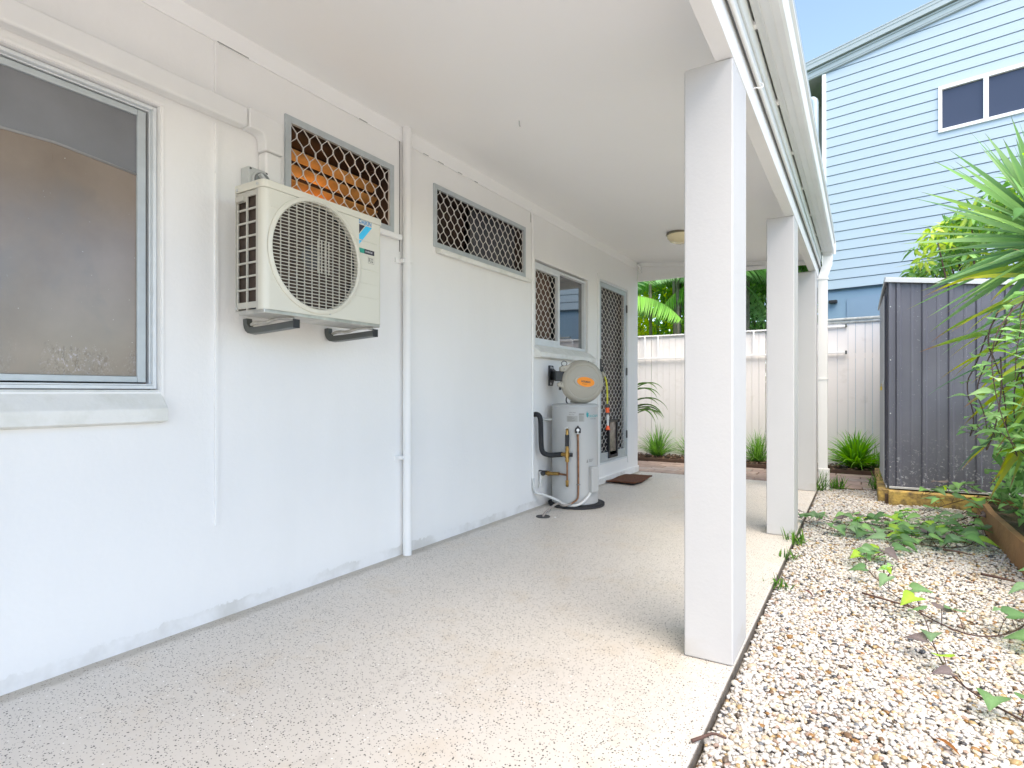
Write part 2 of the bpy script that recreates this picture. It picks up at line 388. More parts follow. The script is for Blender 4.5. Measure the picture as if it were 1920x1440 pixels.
# brick path across the far end: pavers laid in two courses and a border
def paver_path():
    b = MB(); V = []; C = []
    y = 7.015; rows = [.105, .21, .23, .23, .23, .2]
    for ri, h in enumerate(rows):
        x = -4 + (.12 if ri % 2 else 0); L_ = .215 if ri == 0 else .40
        while x < 3.3:
            l = L_*random.uniform(.96, 1.04); zt = -.012+random.uniform(-.003, .004)
            b.box(x+.005, x+l-.005, y+.004, y+h-.004, -.12, zt)
            base = random.choice([(.42, .31, .26), (.46, .35, .29), (.37, .28, .24), (.42, .35, .31)]); k = random.uniform(.85, 1.12)
            for _ in range(8): b.c.append((*[c*k for c in base], 1))
            x += l
        y += h
    m = M['flake']; n, P = nodes(m); tc = N(n, 'ShaderNodeTexCoord').outputs['Object']
    at = [q for q in n.nodes if q.type == 'ATTRIBUTE'][0].outputs['Color']
    n.links.new(mixc(n, math_(n, 'MULTIPLY', ramp(n, noise(n, tc, 9, 6, .7), .4, .62, (1, 1, 1), (0, 0, 0)), .45), at, (.17, .14, .12)), P.inputs['Base Color'])
    o = b.build('path', m, fix=False)
    md = o.modifiers.new('bevel', 'BEVEL'); md.width = .006; md.segments = 1
    tag(o, kind='structure')
    s = MB(); s.box(-4, 3.3, 7.005, 8.25, -.13, -.022); tag(s.build('path_bedding', M['soil']), kind='structure')
paver_path()
mu = MB(); P2 = [[(x, y, -.01+.035*math.sin((y-8.25)/.65*3)+random.uniform(-.012, .012)) for x in np.linspace(-4, 5.5, 230)] for y in np.linspace(8.28, 8.89, 22)]
mu.grid(P2); tag(mu.build('garden_bed', M['mulch'], smooth=True), kind='structure')
# bark chips loose on the bed
def chips():
    V = []; F = []; C = []
    for i in range(1500):
        x = rng.uniform(-1, 3); y = rng.uniform(8.3, 8.85); a = rng.uniform(0, 6.28); l = rng.uniform(.012, .035); wd = rng.uniform(.005, .012)
        z = .035+rng.uniform(-.01, .01); u = np.array([math.cos(a), math.sin(a), rng.uniform(-.4, .4)])*l; v = np.array([-math.sin(a), math.cos(a), rng.uniform(-.5, .5)])*wd
        c = np.array([x, y, z]); k = len(V); V += [c-u-v, c+u-v, c+u*.8+v, c-u*.9+v]; F.append((k, k+1, k+2, k+3))
        col = np.array(random.choice([(.20, .10, .06), (.12, .06, .04), (.28, .18, .12), (.07, .04, .03)])); C += [col]*4
    o = npmesh('bark_chips', V, F, C, M['flake'], smooth=False); tag(o, 'brown bark chips scattered on the garden bed by the fence', 'bark chips', kind='stuff')
chips()
ed = MB(); ed.box(-4, 3.25, 8.252, 8.272, -.1, .03)
tag(ed.build('garden_edging', mat('edging_timber', (.13, .075, .05), .8, bump=.4, bscale=50, var=.4), bevel=.003), 'thin dark timber edging between the brick path and the garden bed', 'edging')

# pebbles
def ico(sub):
    b = bmesh.new(); bmesh.ops.create_icosphere(b, subdivisions=sub, radius=1)
    V = np.array([v.co[:] for v in b.verts]); F = np.array([[v.index for v in f.verts] for f in b.faces]); b.free(); return V, F
def pebbles():
    VV = []; FF = []; CC = []; off = 0
    pal = np.array([(.84, .82, .80), (.80, .78, .75), (.82, .78, .71), (.70, .66, .60), (.72, .60, .44), (.60, .43, .22), (.42, .22, .08), (.28, .17, .10), (.20, .15, .11), (.12, .13, .15), (.20, .22, .25), (.055, .055, .06), (.50, .36, .29)])
    pr = np.array([.33, .19, .17, .09, .085, .030, .012, .014, .014, .012, .014, .010, .030]); pr /= pr.sum()
    def layer(x0, x1, y0, y1, sp, sub, s0, s1, n_lay=2):
        nonlocal off
        tv, tf = ico(sub)
        for li in range(n_lay):
            xs, ys = np.meshgrid(np.arange(x0, x1, sp), np.arange(y0, y1, sp)); xs = xs.ravel(); ys = ys.ravel(); n = len(xs)
            xs = xs+rng.uniform(-.7, .7, n)*sp; ys = ys+rng.uniform(-.7, .7, n)*sp
            ok = (xs > 2.033) & (xs < 3.185) & ~((xs > 2.60) & (ys > 6.28)); xs = xs[ok]; ys = ys[ok]; n = len(xs)
            a = rng.uniform(s0, s1, n)*np.exp(rng.normal(0, .18, n)); b_ = a*rng.uniform(.55, .9, n); c_ = a*rng.uniform(.38, .65, n)
            zz = -.040+li*.011+rng.uniform(-.005, .006, n)+.006*np.sin(xs*9+ys*5)
            # random rotation about z and tilt
            th = rng.uniform(0, 2*np.pi, n); ti = rng.normal(0, .35, n)
            dv = 1+rng.normal(0, .10, (n, len(tv), 1)); loc = tv[None]*dv*np.stack([a, b_, c_], 1)[:, None]
            ct, st = np.cos(ti)[:, None], np.sin(ti)[:, None]
            y1_ = loc[..., 1]*ct-loc[..., 2]*st; z1_ = loc[..., 1]*st+loc[..., 2]*ct
            ch, sh = np.cos(th)[:, None], np.sin(th)[:, None]
            X = loc[..., 0]*ch-y1_*sh+xs[:, None]; Y = loc[..., 0]*sh+y1_*ch+ys[:, None]; Z = z1_+zz[:, None]
            VV.append(np.stack([X, Y, Z], -1).reshape(-1, 3)); FF.append((tf[None]+(np.arange(n)*len(tv))[:, None, None]+off).reshape(-1, 3)); off += n*len(tv)
            ci = rng.choice(len(pal), n, p=pr); col = pal[ci]*rng.uniform(.88, 1.08, (n, 1)); CC.append(np.repeat(col, len(tv), 0))
    layer(2.02, 3.19, 1.0, 3.1, .0115, 2, .0060, .0115)
    layer(2.02, 3.19, 3.1, 7.0, .0140, 1, .0075, .0135)
    V = np.concatenate(VV); F = np.concatenate(FF); C = np.minimum(np.concatenate(CC), .84)*.66
    o = npmesh('pebbles', V, F, C, M['pebble']); tag(o, 'white cream and brown decorative pebbles beside the patio slab', 'pebbles', kind='stuff')
pebbles()

# ------------------------------------------------------------------ leaves, blades, fronds
def leaves_np(P, D, U, L, Wd, colr, shape='lance', fold=.25, bend=.2):
    """P base points, D directions, U up hints, per-leaf length / width / colour -> V,F,C"""
    P = np.asarray(P, float); n = len(P); D = np.asarray(D, float); D = D/np.linalg.norm(D, axis=1, keepdims=True)
    U = np.asarray(U, float); Sd = np.cross(D, U); Sd /= np.linalg.norm(Sd, axis=1, keepdims=True)+1e-9; Nn = np.cross(Sd, D)
    if shape == 'lance': us = np.array([0, .3, .65, 1]); ws = np.array([.12, .9, .8, .03])
    elif shape == 'heart': us = np.array([-.22, -.12, .0, .2, .5, 1.0]); ws = np.array([.42, .85, 1.0, .92, .55, .02])
    elif shape == 'blade': us = np.linspace(0, 1, 6); ws = np.array([.75, 1, .95, .8, .5, .02])
    k = len(us); L = np.asarray(L)[:, None]; Wd = np.asarray(Wd)[:, None]
    V = np.zeros((n, k, 3, 3)); tt = us[None]*L
    bz = -bend*(us[None]**2)*L*np.sign(1)
    for j, sgn in enumerate((-1, 0, 1)):
        lat = sgn*ws[None]*Wd/2; h = bz+np.abs(lat)*fold
        tt2 = tt.copy()
        if shape == 'heart' and sgn == 0: tt2[:, 0] = us[2]*L[:, 0]*0; tt2[:, 1] = 0*L[:, 0]
        V[:, :, j] = P[:, None]+D[:, None]*tt2[..., None]+Sd[:, None]*lat[..., None]+Nn[:, None]*h[..., None]
    F = []
    for i in range(k-1):
        for j in range(2): a = i*3+j; F.append((a, a+1, a+4, a+3))
    F = np.array(F)[None]+(np.arange(n)*k*3)[:, None, None]
    C = np.repeat(np.asarray(colr, float)[:, None], k*3, 1).reshape(n, k, 3, 3); C[:, :, 1] = np.minimum(C[:, :, 1]*1.35+.02, .8); C[:, -1] *= .8
    return V.reshape(-1, 3), F.reshape(-1, 4), C.reshape(-1, 3)
class Leaves:
    def __init__(s): s.V = []; s.F = []; s.C = []; s.o = 0
    def put(s, V, F, C): s.V.append(V); s.F.append(F+s.o); s.C.append(C); s.o += len(V)
    def build(s, name, m, parent=None, origin=None, smooth=True):
        return npmesh(name, np.concatenate(s.V), np.concatenate(s.F), np.concatenate(s.C), m, parent, smooth, origin)
def rand_dirs(n, zbias=0):
    d = rng.normal(0, 1, (n, 3)); d[:, 2] += zbias; return d/np.linalg.norm(d, axis=1, keepdims=True)
def pick(pal, n, var=.15):
    pal = np.array(pal); return np.clip(pal[rng.integers(0, len(pal), n)]*rng.uniform(1-var, 1+var, (n, 1)), 0, 1)
def arc_blade(base, d0, length, width, droop, seg=9, c0=(.05, .12, .03), c1=None, tip=None, tipat=.8, fold=.3, edge=None, roll=0., wprof=None):
    """one long arching blade: V-folded strip of 3 columns"""
    p = np.array(base, float); d = np.array(d0, float); d /= np.linalg.norm(d); st = length/seg
    side = np.cross(d, (0, 0, 1.)); side /= np.linalg.norm(side)+1e-9
    if roll: up0 = np.cross(side, d); side = side*math.cos(roll)+up0*math.sin(roll)
    V = []; C = []; c1 = c1 if c1 is not None else c0
    for i in range(seg+1):
        side = side-d*np.dot(side, d); side /= np.linalg.norm(side)
        t = i/seg; nrm = np.cross(side, d)
        if wprof: wd = width*np.interp(t, *wprof)
        else: wd = width*(.55+1.6*t if t < .28 else 1.0)*max(.02, (1-max(0, (t-.35)/.65)**1.8))
        c = np.array(c0)*(1-t)+np.array(c1)*t
        if tip is not None and t > tipat: c = np.array(tip)
        ce = c if edge is None else np.array(edge)*.5+c*.5
        V += [p-side*wd/2+nrm*wd*fold, p, p+side*wd/2+nrm*wd*fold]; C += [ce, c, ce]
        p = p+d*st; d = d+np.array((0, 0, -1.))*droop*st*(.3+1.4*t); d /= np.linalg.norm(d)
    F = [(i*3+j, i*3+j+1, i*3+j+4, i*3+j+3) for i in range(seg) for j in range(2)]
    return np.array(V), np.array(F), np.array(C)

# ------------------------------------------------------------------ the white house with its covered patio
house = empty('white_house', (0, 3, 0), 'white rendered house with a pillared covered patio along its side wall', 'house')
def wall_with_holes(name, y0, y1, z0, z1, holes, depth, m, parent):
    b = MB(); ys = sorted({y0, y1, *[h[0] for h in holes], *[h[1] for h in holes]}); zs = sorted({z0, z1, *[h[2] for h in holes], *[h[3] for h in holes]})
    vid = {}
    def v(x, y, z):
        k = (x, y, z)
        if k not in vid: vid[k] = len(b.v); b.v.append(k)
        return vid[k]
    for i in range(len(ys)-1):
        for j in range(len(zs)-1):
            cy = (ys[i]+ys[i+1])/2; cz = (zs[j]+zs[j+1])/2
            if any(h[0] < cy < h[1] and h[2] < cz < h[3] for h in holes): continue
            b.f.append((v(0, ys[i], zs[j]), v(0, ys[i+1], zs[j]), v(0, ys[i+1], zs[j+1]), v(0, ys[i], zs[j+1]))); b.m.append(0)
    for h in holes:
        c = [(h[0], h[2]), (h[1], h[2]), (h[1], h[3]), (h[0], h[3])]
        for k in range(4):
            (a0, b0), (a1, b1) = c[k], c[(k+1) % 4]
            b.f.append((v(0, a0, b0), v(0, a1, b1), v(-depth, a1, b1), v(-depth, a0, b0))); b.m.append(0)
    # end return at the far corner and the outer skin of the room behind
    b.f.append((v(0, y1, z0), v(0, y1, z1), v(-5, y1, z1), v(-5, y1, z0))); b.m.append(0)
    b.f.append((v(0, y0, z0), v(0, y0, z1), v(-5, y0, z1), v(-5, y0, z0))); b.m.append(0)
    b.f.append((v(-5, y0, z0), v(-5, y0, z1), v(-5, y1, z1), v(-5, y1, z0))); b.m.append(0)
    return b.build(name, m, parent)
W1 = (-1.3, 1.235, 1.0, 2.155); W2 = (1.817, 2.581, 1.96, 2.366); W3 = (2.96, 4.166, 1.963, 2.381); W4 = (4.341, 5.473, 1.40, 2.155); DR = (5.754, 6.624, .21, 2.222)
wall_with_holes('wall', -4, 7.0, -.12, 3.2, [W1, W2, W3, W4, DR], .12, M['wall'], house)
# plaster edge of the big window opening: a narrow raised band
b = MB(); b.box(-.0, .006, -1.3, 1.250, 2.157, 2.172); b.box(-.0, .006, 1.237, 1.250, .955, 2.157)
b.build('window_surround', M['wall'], house, bevel=.005)
# footing strip
b = MB(); b.box(0, .014, 5.60, 7.012, 0.0, .075); b.box(-.3, .014, 7.0, 7.014, 0.0, .075)
b.build('footing', M['wall'], house, bevel=.004)
b = MB(); b.box(0, .010, -4, 7.0, 2.535, 2.70); b.build('cornice_board', M['ceiling'], house, bevel=.003)
# raked ceiling and roof
b = MB(); zc = lambda x: 2.625-.105*x
b.add([(0.0, -4, zc(0)), (1.955, -4, zc(1.955)), (1.955, 7.0, zc(1.955)), (0, 7.0, zc(0)), (0, -4, zc(0)+.02), (1.955, -4, zc(1.955)+.02), (1.955, 7.0, zc(1.955)+.02), (0, 7.0, zc(0)+.02)],
      [(0, 3, 2, 1), (4, 5, 6, 7), (0, 1, 5, 4), (2, 3, 7, 6), (0, 4, 7, 3), (1, 2, 6, 5)])
b.build('ceiling', M['ceiling'], house)
b = MB(); b.prism([(-5.3, 4.4), (-5.3, 4.46), (2.16, 2.76), (2.16, 2.70)], 'y', -4, 7.05); b.build('roof', M['roofing'], house)
b = MB()
b.box(.0, 2.02, 7.0, 7.022, 2.40, 2.72); b.box(0, 2.0, 6.965, 6.999, 2.385, 2.425)
b.prism([(0, 2.58), (0, 2.625), (1.955, 2.42), (1.955, 2.375)], 'y', 6.975, 7.0)
b.build('end_fascia', M['trim'], house, bevel=.003)
# beam, packing strips, fascia
b = MB(); b.box(1.955, 2.02, -4, 7.0, 2.22, 2.44); b.build('beam', M['trim'], house, bevel=.004)
b = MB(); b.box(2.0205, 2.036, -4, 7.0, 2.345, 2.66); b.box(2.036, 2.046, -4, 7.0, 2.40, 2.66); b.build('fascia', M['fascia'], house, bevel=.003)
b = MB(); b.tube([(2.033, -4, 2.337), (2.033, 7, 2.337)], .0115, 10); b.build('eave_conduit', M['pvc'], house, smooth='auto')
b = MB(); b.tube([(2.030, -4, 2.318), (2.030, 6.98, 2.318)], .003, 6); b.build('eave_cable', M['ink'], house, smooth=True)
# quad gutter
gp = [(2.052, 2.486), (2.057, 2.474), (2.150, 2.468), (2.162, 2.476), (2.166, 2.50), (2.166, 2.578), (2.178, 2.588), (2.178, 2.600), (2.166, 2.603), (2.160, 2.592), (2.160, 2.484), (2.062, 2.486), (2.062, 2.62), (2.052, 2.62)]
b = MB(); b.prism(gp, 'y', -4, 6.985); b.box(2.050, 2.180, 6.985, 6.992, 2.464, 2.604)
gut = b.build('gutter', M['gutter'], house)
b = MB()
for y in np.arange(-.4, 6.9, .72): b.obox((2.052, y, 2.478), (1, 0, 0), (0, 1, 0), (0, 0, 1), .012, .035, .018)
b.build('gutter_clip', M['pvc'], gut)
b = MB()
for x in (2.082, 2.118): b.box(x, x+.004, -4, 6.98, 2.4665, 2.474)
b.build('gutter_rib', M['gutter'], gut)
# pillars
for (y0, y1, lb) in ((2.196, 2.475, 'nearest white pillar standing full height at the slab edge'), (4.385, 4.665, 'middle white pillar under the patio beam'), (6.515, 6.80, 'farthest white pillar beside the rectangular downpipe')):
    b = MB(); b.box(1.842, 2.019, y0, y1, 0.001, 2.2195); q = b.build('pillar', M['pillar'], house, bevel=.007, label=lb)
# downpipe
dp = MB()
dp.obox((2.105, 6.93, 2.455), (1, 0, 0), (0, 1, 0), (0, 0, 1), .085, .055, .05)
def rect_duct(b, pts, sx, sy):
    vs = []
    for (x, y, z) in pts: vs += [(x-sx/2, y-sy/2, z), (x+sx/2, y-sy/2, z), (x+sx/2, y+sy/2, z), (x-sx/2, y+sy/2, z)]
    fs = [(i*4+j, i*4+(j+1) % 4, (i+1)*4+(j+1) % 4, (i+1)*4+j) for i in range(len(pts)-1) for j in range(4)]+[(0, 1, 2, 3), tuple(len(vs)-4+k for k in range(4))]
    b.add(vs, fs)
rect_duct(dp, [(2.105, 6.93, 2.46), (2.105, 6.93, 2.36), (2.062, 6.92, 2.22), (2.062, 6.92, .18)], .09, .055)
dpo = dp.build('downpipe', M['pvc'], house, bevel=.004)
b = MB(); rect_duct(b, [(2.072, 6.915, .19), (2.072, 6.915, -.03)], .105, .07); b.build('pipe_boot', M['pvc'], dpo, bevel=.006)
b = MB()
for z in (2.19, 1.13): b.box(2.010, 2.114, 6.886, 6.952, z, z+.018)
b.build('pipe_strap', M['trim'], dpo, bevel=.002)
# cup hook under the gutter
hk = MB(); hk.tube([(2.022, 2.60, 2.278), (2.036, 2.60, 2.286), (2.052, 2.61, 2.280), (2.064, 2.615, 2.288), (2.062, 2.62, 2.304), (2.052, 2.62, 2.308)], .0028, 7, smooth=2)
tag(hk.build('cup_hook', M['trim'], smooth=True), 'small white cup hook screwed into the beam above the nearest pillar', 'hook')

# security grille: strands weaving left and right
def grille(y0, y1, z0, z1, x, pw, ph, wy=.0036, wx=.006, steps=8):
    b = MB(); ncol = int(round((y1-y0)/pw))+1; pw = (y1-y0)/(ncol-1)
    nz = int((z1-z0)/ph*steps)+1
    for k in range(ncol+1):
        yc = y0+(k-.5)*pw; vs = []; zz = []
        for i in range(nz+1):
            z = z0+(z1-z0)*i/nz; ph_ = (z-z0)/ph*math.pi; s_ = max(-1, min(1, 1.22*math.cos(ph_)))
            if abs(s_) < 1: s_ = s_*(.86+.14*abs(s_))
            y = yc+(-1)**k*s_*(pw/2-wy*.35)
            zz.append((min(max(y, y0), y1), z))
        for (y, z) in zz: vs += [(x-wx/2, y-wy/2, z), (x+wx/2, y-wy/2, z), (x+wx/2, y+wy/2, z), (x-wx/2, y+wy/2, z)]
        fs = [(i*4+j, i*4+(j+1) % 4, (i+1)*4+(j+1) % 4, (i+1)*4+j) for i in range(nz) for j in range(4)]
        b.add(vs, fs)
    return b
def frame(y0, y1, z0, z1, x0, x1, t, tb=None):
    b = MB(); tb = tb or t
    b.box(x0, x1, y0, y0+t, z0, z1); b.box(x0, x1, y1-t, y1, z0, z1); b.box(x0, x1, y0+t, y1-t, z1-t, z1); b.box(x0, x1, y0+t, y1-t, z0, z0+tb)
    return b
def recess(b, y0, y1, z0, z1, xa, xb):
    """open box behind an opening: five inner sides"""
    b.add([(xa, y0, z0), (xa, y1, z0), (xa, y1, z1), (xa, y0, z1), (xb, y0, z0), (xb, y1, z0), (xb, y1, z1), (xb, y0, z1)],
          [(4, 5, 6, 7), (0, 1, 5, 4), (1, 2, 6, 5), (2, 3, 7, 6), (3, 0, 4, 7)])

# window 1: big sliding window with dirty pane
y0, y1, z0, z1 = W1
wn = frame(y0, y1-.003, z0+.012, z1-.004, -.075, -.020, .014).build('window', M['alu_white'], house, bevel=.002, label='large dirty window beside the batten strip')
b = frame(y0, y1-.018, z0+.027, z1-.019, -.066, -.036, .006); b.box(-.036, -.016, y0, y1-.018, z0+.0265, z0+.031)
b.build('track', M['alu_white'], wn, bevel=.0015)
b = MB(); yy0, yy1, zz0, zz1 = y0, y1-.034, z0+.038, z1-.030
b.box(-.062, -.040, yy1-.032, yy1, zz0, zz1); b.box(-.062, -.040, yy0, yy1-.032, zz0, zz0+.024); b.box(-.062, -.040, yy0, yy1-.032, zz1-.024, zz1); b.box(-.0625, -.036, -.03, .01, zz0, zz1)
b.build('sash', M['alu'], wn, bevel=.003)
b = MB(); b.box(-.070, -.060, yy1, y1-.025, z0+.034, z1-.03); b.build('flyscreen_edge', mat('brown_rubber', (.16, .10, .07), .7), wn)
b = MB(); b.box(-.056, -.052, yy0, yy1-.02, 0, zz1-zz0-.03)
b.v = [(x, y, z) for x, y, z in b.v]; me_ = b
pane_ = MB(); pane_.v = [(x, y, z+zz0+.025) for x, y, z in b.v]; pane_.f = b.f; pane_.m = b.m
po = pane_.build('pane', M['dirty_glass'], wn)
# put the pane's own origin at its lower edge, so its streaks start there
dz = zz0+.025-root_loc(wn).z
for vtx in po.data.vertices: vtx.co.z -= dz
po.location.z += dz
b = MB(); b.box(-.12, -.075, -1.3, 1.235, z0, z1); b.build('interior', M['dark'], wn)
b = MB(); b.add([(-.0508, yy0, 1.89), (-.0508, .74, 1.89), (-.0508, .9, 1.895), (-.0508, 1.171, 1.868), (-.0508, 1.171, zz1-.022), (-.0508, yy0, zz1-.022)], [(0, 1, 2, 3, 4, 5)]); b.build('ceiling_reflection', M['reflection_grey'], wn, fix=False)  # grey band on the pane, a painted reflection of the patio ceiling
b = MB(); b.tube([(-.0508, yy0, 1.89), (-.0508, .74, 1.89), (-.0508, .9, 1.895), (-.0508, 1.170, 1.868)], .005, 8); b.build('reflection_edge', mat('reflection_edge', (.28, .28, .28), .4), wn, smooth=True)  # pale line along the lower edge of the painted reflection
b = MB(); b.prism([(-.12, .968), (-.014, 1.010), (.050, .934), (.050, .884), (.0, .874), (-.12, .87)], 'y', -1.4, 1.242)
b.build('sill', M['sill'], wn, bevel=.004)
# window 2: timber louvres, warm point light added behind to brighten the slats
pl_ = bpy.data.lights.new('louvre_light', 'POINT'); pl_.energy = .28; pl_.color = (1, .62, .30); pl_.shadow_soft_size = .04
plo = bpy.data.objects.new('louvre_light', pl_); COL.objects.link(plo); plo.location = (-.20, 2.12, 2.03)
# window 2 behind a screen
def screen_window(Wn, bar, pw, ph, lb, slats, slat_m):
    y0, y1, z0, z1 = Wn
    f = frame(y0, y1, z0, z1, -.010, .010, bar).build('window', M['alu'], house, bevel=.0015, label=lb)
    grille(y0+bar, y1-bar, z0+bar, z1-bar, 0.0, pw, ph).build('security_screen', M['grille'], f)
    b = MB(); recess(b, y0+.001, y1-.001, z0+.001, z1-.001, -.012, -.32); b.build('interior', M['brown'], f)
    return f
w2 = screen_window(W2, .034, .039, .058, 'screened window behind the air conditioner with orange timber louvres', 0, None)
b = MB()
for i, z in enumerate((2.005, 2.085, 2.165, 2.245)):
    b.obox((-.13, 2.2, z), (0, 1, 0), (.72, 0, .55), (-.55, 0, .72), .72, .060, .010)
b.build('louvre_blade', M['louvre'], w2, bevel=.002)
b = MB(); b.box(-.30, -.285, 1.83, 2.57, 1.97, 2.36); b.build('blind', M['brown'], w2)
b = MB(); b.prism([(0, 1.962), (.0, 1.925), (.045, 1.918), (.048, 1.948)], 'y', 1.80, 2.615); b.build('sill', M['wall'], w2, bevel=.006)
w3 = screen_window(W3, .032, .040, .050, 'long highlight screened window between the pipe and the thin conduit', 0, None)
b = MB(); b.box(-.10, -.085, 3.50, 3.53, 1.975, 2.37); b.box(-.105, -.09, 3.53, 4.15, 1.975, 2.37, 1)
for i in range(7): b.obox((-.16, 3.24, 1.995+i*.055), (0, 1, 0), (.6, 0, .55), (-.55, 0, .6), .54, .05, .006, 2)
b.build('blind', [M['ink'], mat('grey_blind', (.07, .07, .08), .7), M['brown']], w3)
b = MB(); b.prism([(0, 1.965), (.0, 1.925), (.050, 1.915), (.054, 1.945)], 'y', 2.985, 4.20); b.build('sill', M['sill'], w3, bevel=.005)
# window 4: half screened, half glass
y0, y1, z0, z1 = W4
w4 = frame(y0, y1-.02, z0+.015, z1-.015, -.07, -.02, .026).build('window', M['alu_white'], house, bevel=.002, label='two panel window above the hose reel, one half screened')
b = MB(); b.box(-.052, -.015, 4.815, 4.850, z0+.04, z1-.04); b.box(-.052, -.015, y0+.02, y0+.04, z0+.04, z1-.04); b.box(-.052, -.015, y0+.04, 4.815, z0+.04, z0+.075); b.box(-.052, -.015, y0+.04, 4.815, z1-.075, z1-.04)
b.build('screen_frame', M['alu_white'], w4, bevel=.002)
grille(y0+.04, 4.817, z0+.073, z1-.073, -.034, .042, .047).build('security_screen', M['grille'], w4)
b = MB(); b.box(-.09, -.085, y0+.02, 4.79, z0+.03, z1-.03); b.build('blind', mat('brown_curtain', (.13, .075, .05), .8, var=.2, vscale=6), w4)
b = MB(); b.box(-.060, -.055, 4.852, y1-.045, z0+.04, z1-.04); b.build('pane', M['clear_glass'], w4)
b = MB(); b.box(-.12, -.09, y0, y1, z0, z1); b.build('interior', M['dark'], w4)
b = MB(); b.prism([(-.12, 1.385), (-.02, 1.415), (.068, 1.345), (.068, 1.305), (0, 1.295), (-.12, 1.295)], 'y', 4.325, 5.52); b.build('sill', M['sill'], w4, bevel=.004)
# screen door
y0, y1, z0, z1 = DR
d = frame(y0, y1, z0, z1, -.05, .004, .020).build('screen_door', M['alu_white'], house, bevel=.002, label='diamond mesh security door with a pet flap')
b = frame(y0+.022, y1-.032, z0+.022, z1-.022, -.030, -.004, .052, .10); b.build('door_frame', M['alu'], d, bevel=.002)
grille(y0+.074, y1-.084, z0+.12, z1-.075, -.016, .050, .042).build('security_screen', M['grille'], d)
b = MB(); b.box(-.12, -.075, y0, y1, z0, z1); b.build('inner_door', M['brown_door'], d)
b = frame(6.02, 6.29, .262, .69, -.028, .012, .030); pf = b.build('pet_flap', M['black'], d, bevel=.004)
b = MB(); b.box(-.010, -.004, 6.05, 6.26, .292, .66); b.build('flap_panel', mat('flap_vinyl', (.36, .29, .25), .25, col2=(.10, .07, .06), vscale=9), pf)
b = MB(); b.box(-.004, .010, y0+.028, y0+.062, 1.12, 1.36); b.tube([(.008, y0+.045, 1.30), (.035, y0+.045, 1.30), (.038, y0+.06, 1.30), (.036, y0+.14, 1.295)], .006, 8); b.build('handle', M['ink'], d, bevel=.002)
b = MB()
for z in (.45, 1.2, 1.95): b.box(-.002, .010, y1-.034, y1-.018, z, z+.09)
b.build('hinge', M['ink'], d, bevel=.001)
b = MB(); b.box(0, .012, 5.70, 5.752, .15, 2.275); b.box(0, .012, 6.626, 6.67, .15, 2.275); b.box(0, .012, 5.752, 6.626, 2.224, 2.275); b.build('door_surround', M['wall'], house, bevel=.004)
# cover strip, vertical pipe, thin conduit with crack
b = MB(); b.box(0, .010, 1.459, 1.477, .415, 2.175); b.box(0, .010, 1.459, 1.477, 2.29, 2.534); b.build('cover_strip', M['wall'], house, bevel=.002)
b = MB(); b.tube([(.034, 2.67, .0), (.034, 2.67, 2.62)], .027, 18)
pp = b.build('waste_pipe', M['pvc'], house, smooth='auto', label='white vertical waste pipe strapped to the wall right of the air conditioner')
b = MB()
for z in (1.80, .60): b.lathe([(.031, -.009), (.031, .009)], (.034, 2.67, z), (0, 0, 1), 18); b.box(0, .012, 2.592, 2.645, z-.014, z+.012); b.box(0.004, .04, 2.625, 2.648, z-.010, z+.010)
b.build('pipe_bracket', M['pvc'], pp, smooth='auto')
b = MB(); b.tube([(.008, 4.262, 2.56), (.012, 4.27, 2.50), (.008, 4.285, 2.46), (.008, 4.285, .26)], .009, 8); b.build('wall_conduit', M['pvc'], house, smooth='auto')
b = MB(); b.box(.0005, .002, 4.262, 4.268, 2.45, 2.62); b.box(.0005, .0025, 2.634, 2.640, 1.86, 2.61)
for (ya, yb) in ((1.47, 1.62), (2.30, 2.36), (2.85, 2.9), (3.0, 3.06), (3.22, 3.27), (3.42, 3.46)): b.box(.0098, .0112, ya, yb, 2.5335, 2.5375)
b.build('paint_crack', M['ink_grey'], house)
b = MB(); b.tube([(.02, 6.93, 2.60), (.06, 6.95, 2.55), (.03, 6.97, 2.53), (.05, 6.99, 2.49)], .014, 8, smooth=1); b.build('conduit_elbow', M['pvc'], house, smooth=True)

# ------------------------------------------------------------------ air conditioner trunking, isolator, condenser
def rounded_poly(pts, rad, seg=5):
    out = []; n = len(pts)
    for i, (p, r) in enumerate(zip(pts, rad)):
        p = Vector(p); a = Vector(pts[i-1]); c = Vector(pts[(i+1) % n])
        if r == 0: out.append(tuple(p)); continue
        u = (a-p).normalized(); v = (c-p).normalized(); ang = u.angle(v); d_ = r/math.tan(ang/2)
        s0 = p+u*d_; s1 = p+v*d_
        for k in range(seg+1):
            t = k/seg; out.append(tuple((1-t)**2*s0+2*t*(1-t)*p+t*t*s1))
    return out
tr = empty('pipe_trunking', (0, 1.6, 2.2), 'white wall trunking running above the big window and bending down to the air conditioner', 'pipe trunking')
b = MB(); b.box(.0, .062, -2.5, 1.585, 2.195, 2.285); b.build('duct_run', M['trim'], tr, bevel=.012, seg=3)
b = MB(); b.prism(rounded_poly([(1.587, 2.285), (1.765, 2.285), (1.765, 2.12), (1.668, 2.12), (1.668, 2.195), (1.587, 2.195)], [.0, .07, 0, 0, .04, 0]), 'x', 0, .066); b.build('duct_elbow', M['trim'], tr, bevel=.008, seg=3)
b = MB(); b.box(0, .062, 1.672, 1.761, 1.50, 2.118); b.build('duct_drop', M['trim'], tr, bevel=.012, seg=3)

